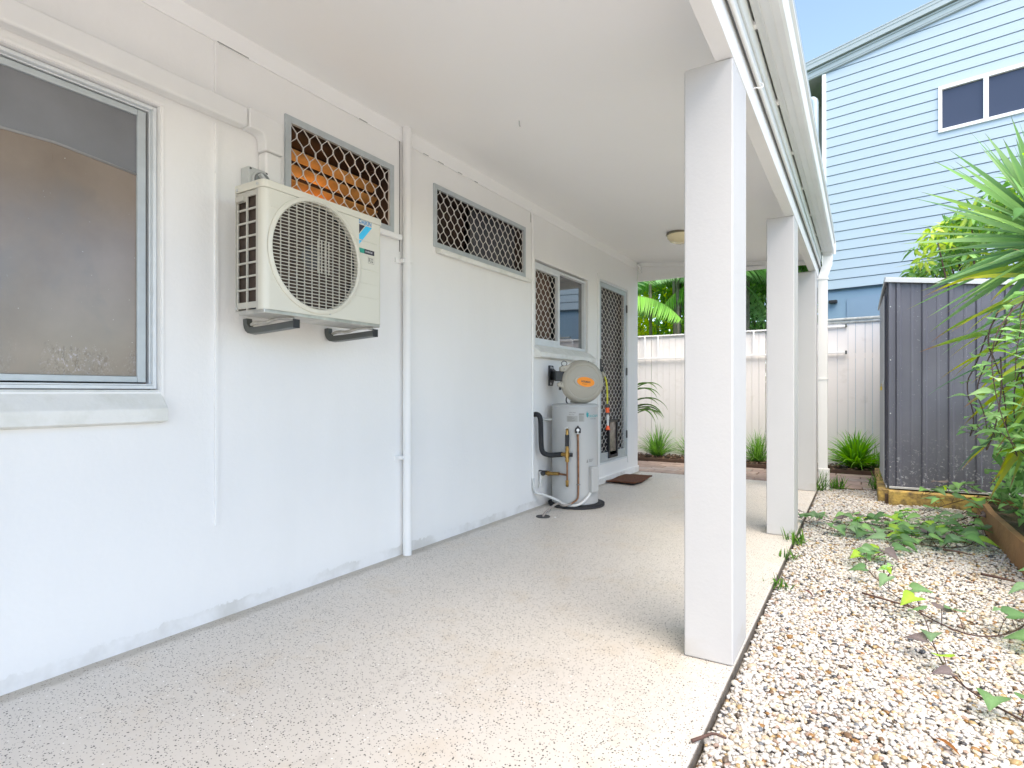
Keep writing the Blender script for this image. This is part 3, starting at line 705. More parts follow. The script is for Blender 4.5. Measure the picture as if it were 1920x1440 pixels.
iso = empty('isolator_switch', (0, 1.63, 2.0), 'grey rotary isolator switch on the wall just above the air conditioner', 'switch')
b = MB(); b.box(0, .06, 1.585, 1.685, 1.90, 2.022); b.build('housing', M['grey'], iso, bevel=.006)
b = MB(); b.lathe([(.046, 0), (.046, .012), (.040, .014), (.040, .006), (0.0, .006)], (.06, 1.645, 1.965), (1, 0, 0), 28); b.build('dial_ring', M['grey'], iso, smooth='auto')
b = MB(); b.lathe([(.037, .0), (.037, .018), (.033, .021), (0, .021)], (.062, 1.645, 1.965), (1, 0, 0), 28); b.build('dial', mat('dial_grey', (.20, .22, .22), .4), iso, smooth='auto')
b = MB(); b.obox((.092, 1.645, 1.965), (1, 0, 0), (0, .75, -.66), (0, .66, .75), .022, .068, .012); b.build('knob', M['grey'], iso, bevel=.002)
b = MB()
for yy, zz in ((1.595, 2.012), (1.595, 1.912), (1.677, 2.012)): b.lathe([(.005, 0), (.005, .002)], (.06, yy, zz), (1, 0, 0), 8)
b.build('screw', M['ink'], iso)

def text_mesh(body, size, origin, right, up, normal, m, name, parent, sx=1.0, shear=0, curve=None, bold=0.0, thick=.0004):
    cu = bpy.data.curves.new('t', 'FONT'); cu.body = body; cu.size = size; cu.shear = shear; cu.offset = bold; cu.resolution_u = 2; cu.align_x = 'LEFT'
    to = bpy.data.objects.new('t', cu); COL.objects.link(to)
    dg = bpy.context.evaluated_depsgraph_get(); me = bpy.data.meshes.new_from_object(to.evaluated_get(dg))
    bpy.data.objects.remove(to); bpy.data.curves.remove(cu)
    me.name = name; L = root_loc(parent); right = Vector(right).normalized(); up = Vector(up).normalized(); nn = Vector(normal).normalized()
    for v in me.vertices:
        x, y = v.co.x*sx, v.co.y
        q = curve(x, y) if curve else Vector(origin)+right*x+up*y+nn*thick
        v.co = Vector(q)-L
    me.materials.clear(); me.materials.append(m)
    o = bpy.data.objects.new(name, me); COL.objects.link(o); o.parent = parent
    return o

ac = empty('air_conditioner', (.26, 1.785, 1.335), 'cream outdoor air conditioner unit with a round fan grille on wall brackets', 'air conditioner')
XF, AY0, AY1, AZ0, AZ1 = .358, 1.452, 2.118, 1.338, 1.862
FC = (1.722, 1.600); FR = .236
# front panel with round opening, wrapping round both vertical corners
b = MB(); n = 96; ring = []; outr = []
hy0, hy1, hz0, hz1 = AY0+.028, AY1-.018, AZ0+.0, AZ1-.030
for k in range(n):
    a = 2*math.pi*k/n; cy, cz_ = math.cos(a), math.sin(a)
    ring.append((XF, FC[0]+FR*cy, FC[1]+FR*cz_))
    t = min([( (hy1-FC[0])/cy if cy > 0 else (hy0-FC[0])/cy) if abs(cy) > 1e-6 else 9, ((hz1-FC[1])/cz_ if cz_ > 0 else (hz0-FC[1])/cz_) if abs(cz_) > 1e-6 else 9])
    outr.append((XF, FC[0]+t*cy, FC[1]+t*cz_))
# snap the nearest samples to the rectangle's corners
for cy, cz_ in ((hy0, hz0), (hy1, hz0), (hy1, hz1), (hy0, hz1)):
    i = min(range(n), key=lambda k: (outr[k][1]-cy)**2+(outr[k][2]-cz_)**2); outr[i] = (XF, cy, cz_)
b.add(ring+outr, [(k, (k+1) % n, n+(k+1) % n, n+k) for k in range(n)])
for yc, sgn, r_ in ((hy0, -1, .028), (hy1, 1, .018)):
    prof = [(XF-r_+r_*math.cos(t), yc+sgn*r_*math.sin(t)) for t in np.linspace(0, math.pi/2, 8)]
    prof.append((XF-r_-(.008 if sgn < 0 else .16), yc+sgn*r_))
    b.grid([[(x, y, hz0) for x, y in prof], [(x, y, hz1) for x, y in prof]])
b.lathe([(FR, 0), (FR, -.02)], (XF, FC[0], FC[1]), (1, 0, 0), 96, ref=(0, 1, 0), cap=False)
b.build('front_panel', M['cream'], ac, smooth='auto')
b = MB()   # raised ring round the grille
b.lathe([(FR+.018, .0), (FR+.018, .006), (FR+.012, .010), (FR+.002, .011), (FR-.004, .004), (FR-.004, -.02)], (XF, FC[0], FC[1]), (1, 0, 0), 96, cap=False)
b.build('grille_ring', M['cream'], ac, smooth='auto')
b = MB(); nb = 33; xg = XF+.001
for i in range(nb):
    z = FC[1]-FR+(i+.5)*2*FR/nb; h = math.sqrt(max(0, FR**2-(z-FC[1])**2)); bow = .012*(1-((z-FC[1])/FR)**2)
    pts = [(xg+.014*(1-(y_/FR)**2)*1.0, FC[0]+y_, z) for y_ in np.linspace(-h, h, 14)]
    b.tube(pts, .0019, 5)
for i in range(-5, 6):
    y_ = i*FR/6.1; h = math.sqrt(FR**2-y_**2); b.box(xg+.008*(1-(y_/FR)**2)-.004, xg+.008*(1-(y_/FR)**2)-.001+.003, FC[0]+y_-.0010, FC[0]+y_+.0010, FC[1]-h, FC[1]+h)
for i in (-3, -1, 1, 3): b.box(xg+.008, xg+.0145, FC[0]+.02+i*.010-.0010, FC[0]+.02+i*.010+.0010, FC[1]-.075, FC[1]+.075)
b.build('fan_grille', mat('grille_enamel', (.58, .56, .49), .4), ac)
b = MB(); b.lathe([(FR, .14), (FR, 0), (0.0, 0)], (XF-.16, FC[0], FC[1]), (1, 0, 0), 48, cap=False); b.build('fan_housing', M['black'], ac)
b = MB()
for k in range(3):
    P3 = []
    for r_ in np.linspace(.05, .21, 7):
        row = []
        for t in np.linspace(0, 1, 8):
            a = k*2*math.pi/3+t*1.25+(.21-r_)*2.2; row.append((XF-.11+.07*t, FC[0]+r_*math.cos(a), FC[1]+r_*math.sin(a)))
        P3.append(row)
    b.grid(P3)
b.lathe([(.055, 0), (.055, .09), (.04, .1), (0, .1)], (XF-.13, FC[0], FC[1]), (1, 0, 0), 24)
b.build('fan', M['fan'], ac, smooth='auto')
b = MB(); xs0, xs1 = .172, XF-.036    # left side: coil behind a frame with two columns of openings
b.box(xs0+.006, xs1-.004, AY0+.012, AY1-.02, AZ0+.02, AZ1-.035); b.build('coil', M['coil'], ac)
b = MB(); yo, yi = AY0, AY0+.008
mid = (xs0+xs1)/2-.003; b.box(xs0, xs0+.010, yo, yi, AZ0, AZ1-.03); b.box(xs1-.016, xs1, yo, yi, AZ0, AZ1-.03); b.box(mid-.004, mid+.004, yo, yi, AZ0, AZ1-.03)
zb = np.linspace(AZ0+.030, AZ1-.050, 9)
for i, z in enumerate(zb): b.box(xs0+.010, mid-.004, yo+.001, yi, z-(.022 if i in (0, 8) else .004), z+(.018 if i == 8 else .004)); b.box(mid+.004, xs1-.016, yo+.001, yi, z-(.022 if i == 0 else .004), z+(.018 if i == 8 else .004))
b.box(xs0+.012, mid-.008, yo-.012, yo+.004, AZ1-.072, AZ1-.050)
b.build('side_grille', M['cream_dark'], ac, bevel=.0015)
b = MB(); b.prism(rounded_poly([(.166, AY0-.003), (XF+.003, AY0-.003), (XF+.003, AY1+.003), (.166, AY1+.003)], [.006, .030, .020, .006]), 'z', AZ1-.029, AZ1+.003); b.build('lid', M['cream'], ac, bevel=.003)
b = MB(); b.box(.180, XF-.006, AY0+.006, AY1-.006, AZ0-.016, AZ0+.004); b.build('base_tray', M['galv'], ac, bevel=.004)
b = MB(); b.box(.168, .176, AY0, AY1, AZ0, AZ1-.03); b.build('back_panel', M['cream_dark'], ac)
b = MB()
for z in (1.733, 1.665, 1.597, 1.53, 1.462):
    hh = math.sqrt(max(0, (FR+.02)**2-(z-FC[1])**2)); b.box(XF, XF+.0022, FC[0]+hh+.004, AY1-.030, z-.0016, z+.0016)
for z in (1.76, 1.462): b.box(XF, XF+.0022, AY0+.036, FC[0]-math.sqrt((FR+.02)**2-(z-FC[1])**2)-.003, z-.0016, z+.0016)
b.build('pressed_rib', M['cream'], ac)
b = MB()
for yy, zz in ((1.79, AZ1-.040), (1.79, AZ0+.016)): b.lathe([(.005, 0), (.005, .003)], (XF, yy, zz), (1, 0, 0), 8)
for xx, zz in ((.185, AZ1-.018), (xs1, AZ1-.014), (.180, AZ0+.010)): b.lathe([(.006, 0), (.006, .003)], (xx, AY0-.003, zz), (0, -1, 0), 8)
b.build('screw', M['grey'], ac)
# brand marks on the face: word, triangle flag, strip and refrigerant box
text_mesh('DAIKIN', .0290, (XF, 1.964, 1.8115), (0, 1, 0), (0, 0, 1), (1, 0, 0), M['blue'], 'lettering', ac, .86, bold=.0006)
b = MB(); xx = XF+.0004
b.add([(xx, 1.966, 1.807), (xx, 2.004, 1.807), (xx, 1.966, 1.763)], [(0, 1, 2)], 1)
b.add([(xx, 2.010, 1.807), (xx, 2.050, 1.807), (xx, 1.966, 1.710), (xx, 1.966, 1.757)], [(0, 1, 2, 3)], 0)
b.add([(xx, 1.967, 1.695), (xx, 2.000, 1.695), (xx, 2.000, 1.672), (xx, 1.967, 1.672)], [(0, 1, 2, 3)], 2)
b.add([(xx, 2.000, 1.695), (xx, 2.066, 1.695), (xx, 2.066, 1.672), (xx, 2.000, 1.672)], [(0, 1, 2, 3)], 1)
for (a0, a1, c0, c1) in ((2.024, 2.064, 1.664, 1.665), (2.024, 2.064, 1.630, 1.631), (2.024, 2.025, 1.631, 1.664), (2.063, 2.064, 1.631, 1.664)): b.add([(xx, a0, c0), (xx, a1, c0), (xx, a1, c1), (xx, a0, c1)], [(0, 1, 2, 3)], 1)
b.build('logo', [M['cyan'], M['charcoal'], M['greenp']], ac, fix=False)
text_mesh('R32', .031, (XF, 2.0270, 1.6362), (0, 1, 0), (0, 0, 1), (1, 0, 0), M['ink'], 'lettering', ac, .62, bold=.0004)
text_mesh('INVERTER', .0125, (XF, 2.006, 1.679), (0, 1, 0), (0, 0, 1), (1, 0, 0), M['whitep'], 'lettering', ac, .85, thick=.0009)
for yb in (1.612, 2.078):
    b = MB(); b.tube([(.012, yb, 1.335), (.014, yb, 1.305), (.030, yb, 1.282), (.06, yb, 1.276), (.352, yb, 1.290)], .021, 4, smooth=1); br = b.build('wall_bracket', M['steel'], ac, bevel=.003)
    b = MB(); b.box(.352, .356, yb-.017, yb+.017, 1.274, 1.312); b.build('end_cap', M['black'], br, bevel=.002)
    b = MB(); b.tube([(.06, yb-.012, 1.305), (.11, yb-.018, 1.312), (.17, yb-.014, 1.306), (.23, yb-.02, 1.318), (.30, yb-.012, 1.322), (.335, yb, 1.315)], .008, 6, smooth=1); b.build('wrap_cord', M['galv'], br, smooth=True)

# ------------------------------------------------------------------ water heater
HC = Vector((.235, 4.65, 0)); f_ = Vector((.426, -.9048, 0)).normalized(); r_v = Vector((.9048, .426, 0)).normalized(); HR = .205; K = .00456
def hp(px, py, off=.0, b=None):
    a = (px-1077)*K; bb = math.sqrt(max(0, HR**2-a*a)) if abs(a) < HR else 0
    return HC+r_v*a+f_*((bb if b is None else b)+off)+Vector((0, 0, 1+(735-py)*K))
heater = empty('water_heater', (HC.x, HC.y, 0.0), 'grey cylindrical hot water tank with brass and copper fittings against the wall', 'water heater')
b = MB(); b.lathe([(.0, .028), (HR-.006, .028), (HR, .034), (HR, .862), (HR+.003, .866), (HR+.003, .880), (HR-.004, .890), (HR-.02, .896), (0, .905)], HC, (0, 0, 1), 72, cap=False); b.build('tank', M['tank'], heater, smooth='auto')
b = MB(); b.lathe([(HR+.0015, .10), (HR+.0015, .104)], HC, (0, 0, 1), 72, cap=False); b.build('seam', M['tank_trim'], heater)
b = MB(); b.lathe([(0, 0.001), (.245, .001), (.250, .008), (.245, .022), (.20, .027), (0, .027)], HC+r_v*.012, (0, 0, 1), 60, cap=False)
for k in range(60):
    a = 2*math.pi*k/60; b.obox(HC+r_v*.012+Vector((math.cos(a)*.235, math.sin(a)*.235, .022)), (math.cos(a), math.sin(a), 0), (-math.sin(a), math.cos(a), 0), (0, 0, 1), .03, .008, .006)
b.build('base_pad', M['rubber'], heater, smooth='auto')
def patch(name, x0, x1, y0, y1, m, parent, off=.0008, seg=6):
    b = MB(); xs = np.linspace(x0, x1, seg); b.grid([[hp(x, y, off) for x in xs] for y in (y0, y1)]); return b.build(name, m, parent, fix=False)
lb1 = patch('rating_label', 1061.5, 1082, 780, 791, M['label'], heater)
lb2 = patch('rating_label', 1084, 1094.5, 775, 791, M['label'], heater)
for k in range(9): patch('print_line', 1063, 1063+random.uniform(8, 17), 781+k*1.1, 781.5+k*1.1, M['ink_grey'], lb1, .0014, 4)
for k in range(6): patch('print_line', 1085, 1085+random.uniform(5, 8.5), 779.5+k*1.8, 780.2+k*1.8, M['ink_grey'], lb2, .0014, 4)
patch('print_line', 1084.5, 1094, 775.5, 777.5, M['ink_grey'], lb2, .0014, 4)
cyl = lambda px, py, off: (lambda x, y: hp(px+x/K, py-y/K, off))
text_mesh('ISOLATE POWER', .012, (0, 0, 0), (1, 0, 0), (0, 0, 1), (0, 1, 0), M['ink'], 'lettering', heater, .62, curve=cyl(1066, 774.5, .001))
text_mesh('250 L  3.6 kW', .012, (0, 0, 0), (1, 0, 0), (0, 0, 1), (0, 1, 0), M['ink'], 'lettering', heater, .62, curve=cyl(1066, 778.2, .001))
text_mesh('VULCAN', .030, (0, 0, 0), (1, 0, 0), (0, 0, 1), (0, 1, 0), M['teal'], 'lettering', heater, .80, shear=.2, curve=cyl(1099.5, 782.5, .001), bold=.0005)
text_mesh('DUX 250', .013, (0, 0, 0), (1, 0, 0), (0, 0, 1), (0, 1, 0), M['ink'], 'lettering', heater, .9, curve=cyl(1106, 786.5, .001))
b = MB(); b.add([hp(x, y, .0012) for x, y in ((1098.6, 781), (1098.2, 776), (1099.8, 771), (1101, 775), (1103, 774), (1102, 779), (1100.5, 783.5))], [(0, 1, 2, 3, 4, 5, 6)]); b.build('flame_logo', M['teal'], heater, fix=False)
b = MB(); b.add([hp(x, y, .0012) for x, y in ((1098.5, 868), (1102, 868), (1100.2, 861))], [(0, 1, 2)])
b.build('warning_mark', M['ink_grey'], heater, fix=False)
for k in range(3): patch('warning_print', 1103, 1112-k*1.5, 861.5+k*2.2, 862.6+k*2.2, M['ink_grey'], heater, .001, 5)
# access cover
b = MB(); cc = hp(1110, 900, 0); nrm = (hp(1110, 900, 0)-HC); nrm.z = 0; nrm.normalize(); tn = Vector((-nrm.y, nrm.x, 0))
b.obox(cc+nrm*.012-Vector((0, 0, 0)), tn, nrm, (0, 0, 1), .092, .05, .225); b.build('access_cover', M['tank_trim'], heater, bevel=.012, seg=3)
# relief valve and drain line
b = MB(); c = hp(1082.5, 806, .0); b.lathe([(.012, -.0), (.024, .002), (.026, .012), (.022, .022), (.012, .026), (0, .026)], c, f_, 20); b.obox(c+Vector((0, 0, .028))+f_*.012, r_v, f_, (0, 0, 1), .012, .016, .016); b.obox(c+Vector((0, 0, -.016))+f_*.012, r_v, f_, (0, 0, 1), .048, .02, .02)
va = b.build('relief_valve', M['black'], heater, smooth='auto')
b = MB(); b.lathe([(.013, .022), (.013, .028), (0, .029)], c, f_, 14); b.obox(c+f_*.028+Vector((0, 0, -.018)), r_v, f_, (0, 0, 1), .006, .004, .030); b.build('valve_lever', M['whitep'], va)
b = MB(); b.lathe([(.011, 0), (.011, .02)], hp(1082.5, 818.5, .012), (0, 0, 1), 6); b.tube([hp(1082.6, 818, .012), hp(1083.2, 850, .014), hp(1083.5, 925, .014), hp(1082, 936, .02), hp(1070, 943, .05)], .0085, 10, smooth=1)
b.build('drain_pipe', M['copper'], heater, smooth='auto')
b = MB(); b.tube([hp(1070, 943, .05), hp(1055, 947, .09), Vector((.245, 4.30, .075)), Vector((.255, 4.16, .06)), Vector((.236, 4.06, .02)), Vector((.236, 4.05, -.01))], .0095, 10, smooth=2); b.build('drain_hose', M['drain_hose'], heater, smooth=True)
b = MB(); b.obox(hp(1083.4, 908, .014), r_v, f_, (0, 0, 1), .034, .02, .008); b.build('pipe_clip', M['ink_grey'], heater, bevel=.002)
# brass column: top elbow, lagging, cross, copper, bottom elbow
X0 = 1062.5; o_ = .035
b = MB(); b.tube([hp(X0, 806, -.005), hp(X0, 806, .025), hp(X0, 809, o_), hp(X0, 816, o_)], .013, 12, smooth=1)
b.tube([hp(X0, 836, o_), hp(X0, 866, o_)], .0145, 12); b.tube([hp(X0, 840, o_), hp(X0, 844, o_)], .018, 6); b.tube([hp(X0, 846.5, o_), hp(X0, 858, o_)], .0195, 8); b.tube([hp(X0, 861, o_), hp(X0, 864.5, o_)], .018, 6); b.tube([hp(1052, 852.3, o_), hp(1068, 852.3, o_)], .0155, 10); b.tube([hp(1055, 852.3, o_), hp(1057.5, 852.3, o_)], .02, 6)
b.tube([hp(X0, 903, o_), hp(X0, 908, o_), hp(X0, 911, .02), hp(X0, 911, -.005)], .013, 12, smooth=1); b.tube([hp(X0, 900, o_), hp(X0, 904, o_)], .0155, 6)
b.build('brass_fittings', M['brass'], heater, smooth='auto')
b = MB(); b.tube([hp(X0, 865, o_), hp(X0, 903, o_)], .0085, 10); b.tube([hp(1047, 889.5, o_), hp(X0, 890.5, o_)], .0085, 10); b.build('copper_pipe', M['copper'], heater, smooth='auto')
b = MB(); b.tube([hp(X0, 815, o_), hp(X0, 836.5, o_)], .0175, 12); b.tube([hp(1067, 852.3, o_), hp(1072.5, 852.3, o_)], .017, 12); b.build('pipe_lagging', M['rubber'], heater, smooth='auto')
b = MB(); b.lathe([(.022, 0), (.020, .004), (0, .004)], hp(X0, 911, -.002), f_, 20); b.lathe([(.022, 0), (.020, .004), (0, .004)], hp(X0, 806, -.002), f_, 20); b.build('escutcheon', M['conduit'], heater)
e1 = hp(1052.5, 852.3, o_)
b = MB(); b.tube([(.0, 4.325, .805), (.03, 4.325, .81), (.055, 4.33, .79), (.06, 4.335, .74), (.06, 4.34, .56), (.065, 4.35, .48), (.10, 4.385, .455), (.15, 4.43, .455), e1], .022, 14, smooth=2); b.build('insulated_pipe', M['rubber'], heater, smooth='auto')
e2 = hp(1047, 889.5, o_)
b = MB(); b.tube([(.02, 4.41, .292), (.05, 4.425, .292)], .009, 10); b.tube([(.045, 4.42, .292), (.085, 4.43, .29), e2], [.015, .018, .016, .018, .015], 12); b.tube([(.075, 4.432, .29), (.09, 4.437, .29)], .023, 6); b.build('supply_valve', M['brass'], heater, smooth='auto')
b = MB(); b.lathe([(.02, 0), (.022, .012), (.018, .02), (0, .02)], (.045, 4.405, .292), f_, 14); b.box(.004, .08, 4.40, 4.42, .308, .316); b.build('valve_handle', M['black'], heater, smooth='auto')
b = MB(); b.tube([(.006, 4.40, .30), (.03, 4.39, .28), (.035, 4.385, .20), (.02, 4.385, .17)], .009, 8, smooth=1); b.tube([(0, 4.476, .757), (.10, 4.55, .757)], .010, 10); b.build('wall_stub', M['conduit'], heater, smooth=True)
b = MB(); b.tube([(.014, 4.285, .26), (.016, 4.287, .18), (.03, 4.305, .13), (.06, 4.34, .125), hp(1041, 940, .03, .10), hp(1055, 946, .03), hp(1075, 947.5, .035), hp(1090, 943, .03), hp(1104, 929, .02), hp(1106, 924, .01)], .0125, 12, smooth=2); b.build('cable_conduit', M['conduit'], heater, smooth=True)
# floor drain
dr = empty('floor_drain', (.236, 4.05, 0), 'small round black floor drain beside the water heater', 'drain')
b = MB(); b.lathe([(.058, .001), (.058, .004), (.050, .004), (.050, .001)], (.236, 4.05, 0), (0, 0, 1), 28, cap=False); b.lathe([(.05, .0011), (0, .0011)], (.236, 4.05, 0), (0, 0, 1), 28, cap=False); b.build('drain_hole', M['dark'], dr)
b = MB()
for k in range(-3, 4): h = math.sqrt(.05**2-(k*.013)**2); b.box(.236+k*.013-.003, .236+k*.013+.003, 4.05-h, 4.05+h, .002, .005)
b.lathe([(.058, .002), (.057, .006), (.050, .006), (.049, .002)], (.236, 4.05, 0), (0, 0, 1), 28, cap=False); b.build('drain_grate', M['ink'], dr)
b = MB()
for x, y, s_ in ((.34, 4.06, .008),): b.lathe([(0, 0), (s_, .002), (s_*.8, .008), (0, .010)], (x, y, .001), (0, 0, 1), 8, cap=False)
tag(b.build('white_pebble', M['whitep'], smooth=True), 'single small white stone on the floor right of the drain', 'stone')

# ------------------------------------------------------------------ hose reel
RC = Vector((.315, 4.62, 1.089)); fr = Vector((.4146, -.910, 0)).normalized(); rr = Vector((.910, .4146, 0)).normalized()
ang = R(15); nn = (fr*math.cos(ang)+rr*math.sin(ang)).normalized(); uu = Vector((-nn.y, nn.x, 0)).normalized(); KK = .00469
UZ = Vector((0, 0, 1))
reel = empty('hose_reel', (RC.x, RC.y, RC.z), 'beige wall mounted hose reel with an orange oval badge above the water heater', 'hose reel')
def rl(px, py, d=0.):       # a point over the reel's face
    return RC+uu*((px-1091)*KK/math.cos(ang)*.97)+nn*d+UZ*((716-py)*KK)
b = MB(); b.lathe([(0, -.105), (.11, -.105), (.155, -.095), (.178, -.06), (.186, -.012), (.186, .0)], RC, nn, 56, cap=False)
b.obox(RC+uu*(-.03)+nn*(-.05)+UZ*(-.165), uu, nn, UZ, .10, .09, .035); b.build('back_shell', M['reel_back'], reel, smooth='auto')
b = MB(); b.lathe([(.189, -.004), (.192, .0), (.190, .018), (.178, .045), (.160, .060), (.150, .062), (.142, .058), (.10, .070), (.05, .078), (0, .079)], RC, nn, 64, cap=False); b.build('front_shell', M['reel'], reel, smooth='auto')
b = MB()
for (x0_, x1_, ya, yb, yc, yd) in ((1048.5, 1078, 688, 697, 681, 699), (1044, 1076, 717.5, 724, 713, 738)):
    P4 = [rl(x0_, ya), rl(x1_, yc), rl(x1_, yd), rl(x0_, yb)]
    b.add([p-nn*.02 for p in P4]+[p+nn*.045 for p in P4], [(0, 1, 2, 3), (7, 6, 5, 4), (0, 4, 5, 1), (1, 5, 6, 2), (2, 6, 7, 3), (3, 7, 4, 0)])
b.build('pivot_arm', M['reel'], reel, bevel=.009, seg=3)
b = MB()
for x, y in ((1055, 692.5), (1067, 694.5), (1050, 720), (1062, 723)): b.lathe([(.004, 0), (.004, .002)], rl(x, y, .0455), nn, 8)
for x, y in ((1085, 680), (1102, 678.5)): b.lathe([(.004, 0), (.004, .003)], rl(x, y, .040), nn, 8)
b.build('screw', M['ink'], reel)
b = MB(); b.obox(rl(1052, 705.5, .005)+uu*(-.005), uu, nn, UZ, .10, .05, .088); b.tube([rl(1053, 686, .01), rl(1053, 726, .01)], .012, 12); b.build('pivot_block', M['plate'], reel, bevel=.006)
b = MB(); b.prism(rounded_poly([(4.585, 1.055), (4.655, 1.055), (4.680, 1.10), (4.72, 1.115), (4.72, 1.195), (4.680, 1.21), (4.665, 1.24), (4.585, 1.24)], [.008]*8, 3), 'x', 0.0, .012); pl = b.build('wall_plate', M['plate'], reel, bevel=.002)
b = MB(); a0 = Vector((.012, 4.665, 1.152)); a1 = rl(1048, 705.5, .0)
mid_ = (a0+a1)/2; dx = (a1-a0).normalized(); b.obox(mid_, dx, dx.cross(UZ), UZ, (a1-a0).length+.02, .03, .085); b.build('bracket_arm', M['plate'], reel, bevel=.004)
b = MB()
for y, z in ((4.615, 1.222), (4.65, 1.218), (4.61, 1.075)): b.lathe([(.011, 0), (.011, .003), (.006, .008), (0, .008)], (.012, y, z), (1, 0, 0), 10)
b.build('mounting_bolt', M['shed_trim'], pl)
b = MB(); b.tube([rl(1057+5.2*math.cos(t), 682-4.6*math.sin(t), .01) for t in np.linspace(-1.4, 4.54, 18)], .0035, 7); b.obox(rl(1057, 688, .01), uu, nn, UZ, .018, .016, .012); b.build('locking_ring', M['ink'], reel, smooth='auto')
b = MB(); b.obox(rl(1049, 728.5, .01), uu, nn, UZ, .02, .02, .026); b.build('pivot_pin', M['black'], reel, bevel=.003)
def oval(ca, cb, a, bb, off, tilt=-.10, n=40):
    c = RC; pts = []
    for k in range(n):
        t = 2*math.pi*k/n; x = a*math.cos(t); y = bb*math.sin(t); pts.append(c+uu*(ca+x)+UZ*(cb+y+x*tilt)+nn*off)
    return pts
b = MB(); P5 = oval(.012, -.002, .105, .058, .066)+oval(.012, -.002, .098, .052, .0815); b.add(P5, [(k, (k+1) % 40, 40+(k+1) % 40, 40+k) for k in range(40)]+[tuple(range(40, 80))]); bo = b.build('badge_mount', M['reel'], reel, smooth='auto')
b = MB(); P5 = oval(.014, -.002, .078, .043, .081)+oval(.014, -.002, .075, .040, .0845); b.add(P5, [(k, (k+1) % 40, 40+(k+1) % 40, 40+k) for k in range(40)]+[tuple(range(40, 80))]); b.build('badge', M['orange'], reel, smooth='auto')
text_mesh('HOLMAN', .024, RC+uu*(-.026)+UZ*(-.004)+nn*.0852, uu-UZ*.10, UZ, nn, M['ink'], 'lettering', reel, .78, bold=.0009)
text_mesh('HOSE REEL', .010, RC+uu*(-.020)+UZ*(-.021)+nn*.0852, uu-UZ*.10, UZ, nn, mat('brown_print', (.25, .09, .0), .5), 'lettering', reel, .95)
b = MB(); b.tube([rl(1131, 688), rl(1131.5, 700)], .010, 12); b.lathe([(.018, -.02), (.018, .02)], rl(1128.5, 697, .0), UZ, 16); b.build('outlet_roller', M['black'], reel, smooth='auto')
hs = [rl(1131, 700, .02), rl(1134, 706, .02), rl(1137.5, 716, .02), rl(1139.2, 735, .02), rl(1139, 760, .02)]
b = MB(); b.tube([rl(1129, 697, .015), rl(1134.5, 706, .02)], .013, 10); b.build('outlet_guide', M['reel'], reel, smooth=True)
b = MB(); b.tube(hs, .0085, 10, smooth=2); b.build('hose', M['hose'], reel, smooth=True)
b = MB(); b.tube([rl(1139, 757, .02), rl(1139.2, 765, .02)], .012, 10); b.tube([rl(1139.4, 773, .02), rl(1139.6, 778, .02)], .013, 10); b.build('hose_collar', M['ink'], reel, smooth=True)
b = MB(); b.tube([rl(1139.2, 764.5, .02), rl(1139.4, 773.5, .02)], .0175, 12); b.tube([rl(1140, 798, .02), rl(1140, 806, .02)], [.011, .020], 12); b.build('hose_connector', M['redor'], reel, smooth='auto')
b = MB(); b.tube([rl(1139.6, 777, .02), rl(1140, 798, .02)], [.013, .009], 12); b.build('hose_nozzle', M['grey'], reel, smooth='auto')
b = MB(); b.tube([rl(1069, 736, -.04), rl(1065, 741, -.03), rl(1062, 748, -.02), rl(1062, 754, -.01), rl(1066, 757.5, -.01), rl(1072, 762, -.02), rl(1080, 763, -.10)], .0055, 8, smooth=2); b.build('feed_hose', M['black'], reel, smooth=True)
# garden tap hose behind the tank
tp = empty('tap_hose', (.02, 5.42, .35), 'short dark hose with an orange connector on the wall right of the heater', 'hose')
b = MB(); b.tube([(.03, 5.46, .665), (.03, 5.46, .615)], .016, 12); b.build('hose_connector', M['redor'], tp, smooth='auto')
b = MB(); b.tube([(.03, 5.46, .70), (.03, 5.46, .665)], .010, 8); b.tube([(.03, 5.46, .615), (.03, 5.46, .585)], .014, 8); b.tube([(0, 5.46, .70), (.04, 5.46, .70)], .010, 8); b.build('tap', M['brass'], tp, smooth='auto')
b = MB(); b.tube([(.03, 5.46, .59), (.032, 5.455, .45), (.028, 5.42, .30), (.03, 5.38, .15), (.05, 5.2, .03), (.09, 5.0, .02)], .009, 8, smooth=2); b.build('hose', M['hose_dark'], tp, smooth=True)

# doormat, slightly rucked
b = MB(); P6 = []
for i in range(26):
    row = []
    for j in range(14):
        u, v = i/25, j/13; y = 5.90+u*.60+.015*math.sin(v*5); x = .02+v*.335+.012*math.sin(u*6)
        row.append((x, y, .014+.012*max(0, math.sin(u*7+1))*v+random.uniform(-.0015, .0015)))
    P6.append(row)
b.grid(P6); o = b.build('doormat', M['coir'], smooth=True); md = o.modifiers.new('s', 'SOLIDIFY'); md.thickness = .014; md.offset = -1
tag(o, 'brown coir doormat lying rumpled below the screen door', 'doormat')
# ceiling lamp
lp = empty('ceiling_lamp', (.93, 5.55, zc(.93)), 'small round cream ceiling light half hidden by the nearest pillar', 'ceiling light')
b = MB(); b.lathe([(.135, 0), (.14, -.012), (.125, -.022)], (.93, 5.55, zc(.93)-.001), (0, 0, 1), 36); b.build('lamp_base', M['lamp_ring'], lp, smooth='auto')
b = MB(); b.lathe([(.128, -.018), (.125, -.045), (.10, -.075), (.06, -.092), (0, -.098)], (.93, 5.55, zc(.93)), (0, 0, 1), 36, cap=False); b.build('lamp_shade', M['lamp_glass'], lp, smooth=True)
b = MB(); b.tube([(.75, 2.81, zc(.75)), (.75, 2.812, zc(.75)-.02), (.753, 2.815, zc(.75)-.032)], .003, 6); tag(b.build('ceiling_hook', M['grey'], smooth=True), 'tiny bent hook in the ceiling above the covered patio', 'hook')

